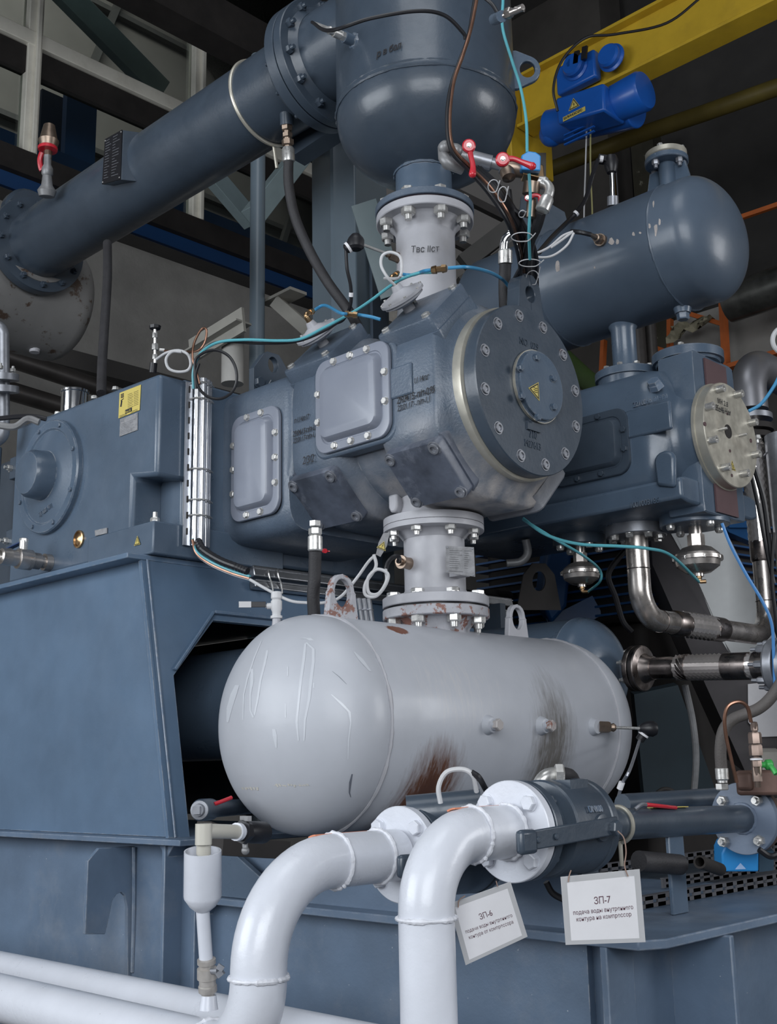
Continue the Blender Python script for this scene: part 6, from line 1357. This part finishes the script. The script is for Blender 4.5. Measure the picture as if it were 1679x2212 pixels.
sup = c0_.lerp(c1_, .52); g = G(); g.box((sup.x+.0, sup.y, (1.11+sup.z-.03)/2), (.012, .075, sup.z-.03-1.11)); g.build('support_plate', PB, dp_, bevel=.003)
g = G(); s2 = c0_.lerp(c1_, .02); g.box((s2.x+.0, s2.y, 1.21), (.012, .07, .2)); g.build('support_plate', PBD, dp_)
g = G(); a_, b3 = D(1395, 1738, 2.93), D(1460, 1745, 3.05); g.bar(a_, b3, .014, .010); rl = g.build('red_handle', RED, dp_, bevel=.004, label='red plastic handle above the pipe')
g = G(); g.tube([D(1372, 1748, 2.9), D(1386, 1738, 2.91), D(1396, 1738, 2.93)], .005, 6); g.build('shank', STEELG, rl)
g = G(); g.tube([D(1345, 1738, 3.3), D(1560, 1722, 3.6)], .03, 16, smooth=False); tag(g.build('dark_line', PBD), 'dark pipe lying just behind the dark water pipe', 'pipe')
# bright elbow behind the valve, blue valve body of the rear one
g = G(); g.tube(bend([D(1165, 1702, 2.7), D(1172, 1678, 2.7), D(1205, 1672, 2.72)], .03), .018, 14, smooth=False); g.hexa(D(1200, 1672, 2.7), RT, .024, .02); eh = tag(g.build('hose_fitting', STEEL), 'bright hose elbow poking up behind the near ball valve', 'fitting')
g = G(); g.tube([D(1205, 1672, 2.72), D(1230, 1676, 2.8), D(1240, 1690, 2.9)], .018, 12); g.build('hose', RUBBER, eh)
g = G(); g.tube([D(952, 1735, 2.62), D(948, 1700, 2.62), D(965, 1668, 2.62), D(1000, 1662, 2.62), D(1022, 1676, 2.62), D(1030, 1710, 2.64)], .0058, 8); tag(g.build('white_loop_lead', CABW), 'white lead bent in an arch in front of the grey tank, above the white pipes', 'cable')
g = G(); g.tube([D(1018, 1668, 2.62), D(1035, 1680, 2.62), D(1050, 1706, 2.66)], .007, 8); tag(g.build('black_lead', BLACK), 'black end of the lead arching behind the white flange', 'cable')
g = G(); g.cyl(D(880, 1760, 2.75), D(1040, 1745, 2.75), .045, n=30); tag(g.build('rear_valve_neck', PBD), 'dark blue valve neck seen between the two white flanges', 'pipe')
# tags
def sign(pix, d, title, l1, l2, lab, tilt):
    p = [D(x, y, d) for x, y in pix]; u_ = (p[1]-p[0]).normalized(); v_ = (p[0]-p[3]); w_ = u_.cross(v_).normalized(); v_ = w_.cross(u_)
    if w_.dot(FW) > 0: w_ = -w_
    g = G(); g.prism(p, w_*.0012); s_ = g.build('hanging_sign', LAMI, bevel=.0004); tag(s_, lab, 'sign')
    c = (p[0]+p[1]+p[2]+p[3])/4; g = G(); q = [c+(a-c)*k for a, k in zip(p, (.85, .85, .85, .85))]; 
    q = [a+(c-a).normalized()*0+w_*.0013 for a in q]; q = [a-v_*.002 for a in q]; g.prism(q, w_*.0003); pp = g.build('paper', PAPER, s_)
    W_ = (p[1]-p[0]).length
    up_ = v_.normalized()
    write(title, c+w_*.0018+up_*(.010), u_, up_, W_*.125, mat('sign_print_a', (.10, .04, .06), .6, var=0) if 'sign_print_a' not in MAT else MAT['sign_print_a'], s_, 'printing', .0002, 'CENTER', space=.95)
    write(l1, c+w_*.0018-up_*(.007), u_, up_, W_*.078, MAT['sign_print_a'], s_, 'printing', .0002, 'CENTER', space=1.02, sx=.76)
    write(l2, c+w_*.0018-up_*(.0205), u_, up_, W_*.078, MAT['sign_print_a'], s_, 'printing', .0002, 'CENTER', space=1.02, sx=.76)
    return s_, p
sa, pa_ = sign(((1211, 1894), (1382, 1877), (1395, 2035), (1222, 2041)), 2.27, 'ЗП-7', 'подача воды внутреннего', 'контура на компрессор', 'white laminated sign ЗП-7 hanging level from the near ball valve', 0)
sb, pb3 = sign(((970, 1952), (1103, 1904), (1140, 2023), (1006, 2085)), 2.40, 'ЗП-6', 'подачи воды внутреннего', 'контура от компрессора', 'white laminated sign ЗП-6 hanging askew beside the upright white pipe', 1)
WIRE = mat('rusty_tie_wire', (.30, .20, .16), .6)
def wire(pp, d, par): g = G(); g.tube([D(x, y, d) for x, y in pp], .0013, 5); g.build('tie_wire', WIRE, par)
wire([(1335, 1795), (1348, 1810), (1353, 1840), (1350, 1870), (1357, 1893)], 2.262, sa); wire([(1228, 1905), (1230, 1892), (1234, 1880)], 2.262, sa)
wire([(990, 1960), (992, 1945), (1005, 1935)], 2.39, sb); wire([(1075, 1915), (1072, 1903)], 2.39, sb)

# ================================================================== DRIP POT AND SMALL LEFT PLUMBING
dq = thing('drip_pot', (-2.235, 1.67, .99), 'white painted drip pot funnel with a drain cock standing on the level water pipe', 'drip pot')
cp_ = V(-2.225, 1.665, 0); zz_ = lambda y, d=2.6: D(438, y, 2.6).z
POTC = lambda y: D(438, y, 2.6)
ax_ = (POTC(1840)-POTC(1960)).normalized()
g = G(); b0_ = POTC(1968); h_ = (POTC(1838)-b0_).length; g.lathe(b0_, ax_, [(0, .016), (.012, .030), (.030, .042), (.036, .043), (h_, .042), (h_, .039), (.04, .039), (.035, 0)], 44, True, False); g.build('cup', WHITE, dq)
g = G(); g.cyl(POTC(1965), D(446, 2085, 2.6), .0155, n=24); g.build('drain_pipe', WHITE, dq)
g = G(); q0, q1 = D(446, 2070, 2.6), D(450, 2160, 2.6); a_ = q1-q0; g.lathe(q0, a_, [(0, .016), (.002, .021), (.012, .021), (.013, .017), (.02, .017), (.022, .022), (.045, .023), (.047, .019), (.06, .019), (.062, .021), (.075, .021), (.076, .015), (a_.length, .014)], 20); g.build('drain_cock', mat('painted_nickel', (.45, .42, .39), .4, .4, var=.2, vs=20), dq)
g = G(); g.cyl(D(455, 2098, 2.59), D(472, 2098, 2.57), .007, n=10); g.bar(D(470, 2086, 2.57), D(482, 2094, 2.57), .012, .012); g.bar(D(470, 2108, 2.57), D(482, 2098, 2.57), .012, .012); g.build('wing_handle', STEELG, dq)
g = G(); g.lathe(D(451, 2150, 2.6), AZ*-1, [(0, .017), (.03, .022)], 16); g.build('socket', WHITE, dq)
pv = thing('plastic_drain_pipe', D(470, 1800, 2.62), 'cream plastic elbow pipe dripping into the white pot', 'pipe')
PVC = mat('cream_plastic', (.52, .50, .44), .4, var=.06)
g = G(); e0, e1, e2 = D(440, 1845, 2.6), D(440, 1795, 2.6), D(515, 1797, 2.72); g.tube(bend([e0, e1, e2], .012, 5), .0165, 20, smooth=False); g.cyl(e1-AZ*.03, e1+AZ*.016, .019, n=20); g.build('elbow', PVC, pv)
a_ = (e2-e1).normalized(); g = G(); g.lathe(e2-a_*.01, a_, [(0, .021), (.014, .021), (.016, .017), (.03, .017)], 18); g.build('collar', WHITE, pv)
g = G(); g.hexa(e2+a_*.012, a_, .028, .022); g.lathe(e2+a_*.034, a_, [(0, .02), (.02, .026), (.05, .026), (.075, .026)], 16); g.build('union_nut', BLACK, pv)
g = G(); g.tube([e2+a_*.03+V(0, 0, .03), e2+a_*.05+V(0, -.01, .02), e2+a_*.05+V(0, -.015, -.02), e2+a_*.045+V(0, -.01, -.04)], .007, 8); g.box(e2+a_*.045+V(0, -.01, .032), (.03, .012, .012)); g.sph(e2+a_*.045+V(0, -.01, -.042), .010, 10, 8); g.build('wing_nut', GI, pv)
pl_ = thing('plugged_tee', D(450, 1748, 2.9), 'dark plugged pipe end with a zinc plug in the pedestal opening left of the tank', 'pipe')
a0_, a1_ = D(432, 1750, 3.35), D(560, 1740, 3.95); a_ = (a1_-a0_).normalized()
g = G(); g.lathe(a0_, a_, [(0, .028), (.01, .032), (.09, .032), (.095, .025), (.5, .025)], 24); g.build('tee', PBD, pl_)
g = G(); g.lathe(a0_, -a_, [(0, .027), (.006, .027), (.007, .019), (.02, .017)], 20); g.box(a0_-a_*.024, (.022, .022, .022), a_, AZ.cross(a_), AZ); g.build('plug', STEELG, pl_)
g = G(); g.tube([D(463, 1737, 3.40), D(480, 1731, 3.42), D(500, 1723, 3.45)], .006, 8); g.build('red_handle', RED, pl_)
g = G(); g.bar(D(440, 1782, 3.2), D(600, 1840, 3.4), .06, .02); g.bar(D(455, 1826, 3.2), D(600, 1836, 3.4), .10, .05); tag(g.build('skid_channel', DARKST), 'dark rusty channel in the shade under the grey tank', 'channel')

# ================================================================== RIGHT SIDE DECK: TRAYS, HOSES, FITTINGS
def slot_tray(p, q, h, n, lab, m=STEELG, t=.006):
    """perforated side wall of a tray: two strips joined by webs, real slots"""
    p, q = Vector(p), Vector(q); a = (q-p); L = a.length; a.normalize(); s = thing('cable_tray', p, lab, 'cable tray')
    g = G(); nrm_ = a.cross(AZ)
    for z0_, z1_ in ((0, .36*h), (.66*h, h)): g.box((p+q)/2+AZ*(z0_+z1_)/2, (L, t, z1_-z0_), a, nrm_, AZ)
    for k in range(n+1): g.box(p+a*(L*k/n)+AZ*h/2, (L/n*.62, t, h), a, nrm_, AZ)
    g.box((p+q)/2+AZ*h+nrm_*-.008, (L, .02, .004), a, nrm_, AZ); g.build('perforated_strip', m, s); return s
TRAYM = mat('dusty_dark_tray', (.10, .10, .11), .5, .3, var=.15, vs=6)
slot_tray((-1.80, 2.72, 1.112), (-1.80, 4.9, 1.112), .030, 34, 'perforated grey cable tray edge along the right side of the skid', TRAYM)
slot_tray((-2.25, 3.0, 1.14), (-2.25, 5.2, 1.14), .034, 36, 'darker perforated cable tray further back under the dark water pipe', TRAYM)
slot_tray((-2.02, 3.3, 1.115), (-2.02, 5.2, 1.115), .026, 30, 'low perforated tray between the other two trays', TRAYM)
g = G(); g.box((-2.26, 4.75, 1.104), (.9, 2.3, .008)); tag(g.build('deck_plate', PBD), 'dusty dark plate lying between the cable trays', 'plate')
g = G(); q0 = D(1512, 1862, 2.9); q1 = D(1556, 1878, 3.05); u2, v2, a2 = frame(q1-q0)
g.rings([g.circ(q0+a2*.10, u2, v2, .010, 20), g.circ(q0, u2, v2, .0115, 20), g.circ(q0, u2, v2, .0165, 20), g.circ(q1, u2, v2, .0165, 20)])
tag(g.build('open_pipe_stub', DARKST), 'open end of a small dark tube pointing at the viewer', 'pipe')
g = G(); g.tube([D(1380, 1860, 2.9), D(1470, 1868, 3.0)], .026, 16, smooth=False); tag(g.build('rubber_tube', RUBBER), 'black tube lying between the ball valve and the support plate', 'tube')
sc_ = thing('blue_coil', D(1600, 1860, 3.42), 'bright blue square solenoid coil under the round blue flange', 'solenoid')
p = [D(x, y, 3.42) for x, y in ((1560, 1844), (1567, 1828), (1640, 1828), (1640, 1884), (1561, 1884))]
g = G(); g.prism(p, FW*.09); g.build('coil', CYAN, sc_, bevel=.006)
g = G(); g.prism([D(x, y, 3.43) for x, y in ((1640, 1838), (1672, 1838), (1672, 1880), (1640, 1884))], FW*.06); g.build('connector', mat('dark_connector', (.03, .06, .09), .5), sc_)
g = G(); g.prism([D(x, y, 3.418) for x, y in ((1588, 1878), (1600, 1864), (1612, 1877))], -FW*.0008); g.build('print_mark', mat('pale_blue_print', (.35, .5, .75), .5), sc_)
for i, pp in enumerate(([(1240, 1910), (1255, 1930), (1290, 1945), (1340, 1945)], [(1180, 1905), (1195, 1930), (1225, 1945), (1260, 1955)], [(1640, 1835), (1665, 1850), (1690, 1842)])):
    cable(pp, 2.75 if i < 2 else 3.0, .008, BLACK, 'deck_cable', ('black cable lying on the deck behind sign ЗП-7', 'black cable lying on the deck between the two signs', 'black cable at the right edge beside the blue coil')[i])
# brown hose with crimp, copper loop and stacked brass fittings
bh = thing('brown_rubber_hose', D(1560, 1690, 3.2), 'thick brownish rubber hose with bright crimp curving to the right edge', 'hose')
g = G(); g.tube([D(x, y, 3.25) for x, y in ((1559, 1662), (1557, 1620), (1563, 1580), (1582, 1555), (1612, 1542), (1640, 1530), (1665, 1508), (1690, 1470), (1740, 1380), (1800, 1300))], .0165, 18); g.build('hose', mat('brown_rubber', (.095, .085, .08), .65, bump=.3, bs=200), bh)
g = G(); g.lathe(D(1559, 1658, 3.25), -AZ, [(0, .014), (.003, .0185), (.032, .018), (.036, .014), (.042, .014)], 24); g.hexa(D(1560, 1693, 3.25), -AZ, .019, .018); g.build('crimp', STEEL, bh)
cl_ = D(1600, 1540, 3.1)
cable([(1592, 1690), (1580, 1640), (1569, 1590), (1566, 1550), (1575, 1524), (1598, 1516), (1615, 1528), (1623, 1560)], 3.12, .0052, COPPER, 'capillary_tube', 'thin brown capillary tube bent in an arch above the brass fittings')
bf = thing('fitting_stack', D(1632, 1640, 3.12), 'upright stack of brown hexagon compression fittings at the right', 'fitting')
FT = mat('brown_fitting', (.25, .19, .16), .4, .8, var=.2, vs=20)
F_ = lambda y, x=1632: D(x+(y-1600)*.06, y, 3.12)
g = G()
for y, r_, h_ in ((1578, .010, .020), (1606, .018, .030), (1632, .018, .030), (1656, .014, .024), (1688, .013, .045)): g.hexa(F_(y), AZ, r_, h_)
g.cyl(F_(1700), F_(1560), .008, n=12); g.build('hex_fittings', FT, bf)
g = G(); g.lathe(F_(1642), AZ, [(0, .016), (.004, .017), (.006, .012)], 18); g.build('white_ring', PAPER, bf)
g = G(); g.box(D(1665, 1690, 3.3), (.16, .12, .07)); g.box(D(1615, 1688, 3.3), (.05, .05, .05)); tag(g.build('rusty_flange_block', mat('rust_brown_steel', (.12, .07, .055), .6, .2, var=.3, vs=10), bevel=.01), 'rusty brown metal block behind the round blue flange', 'block')
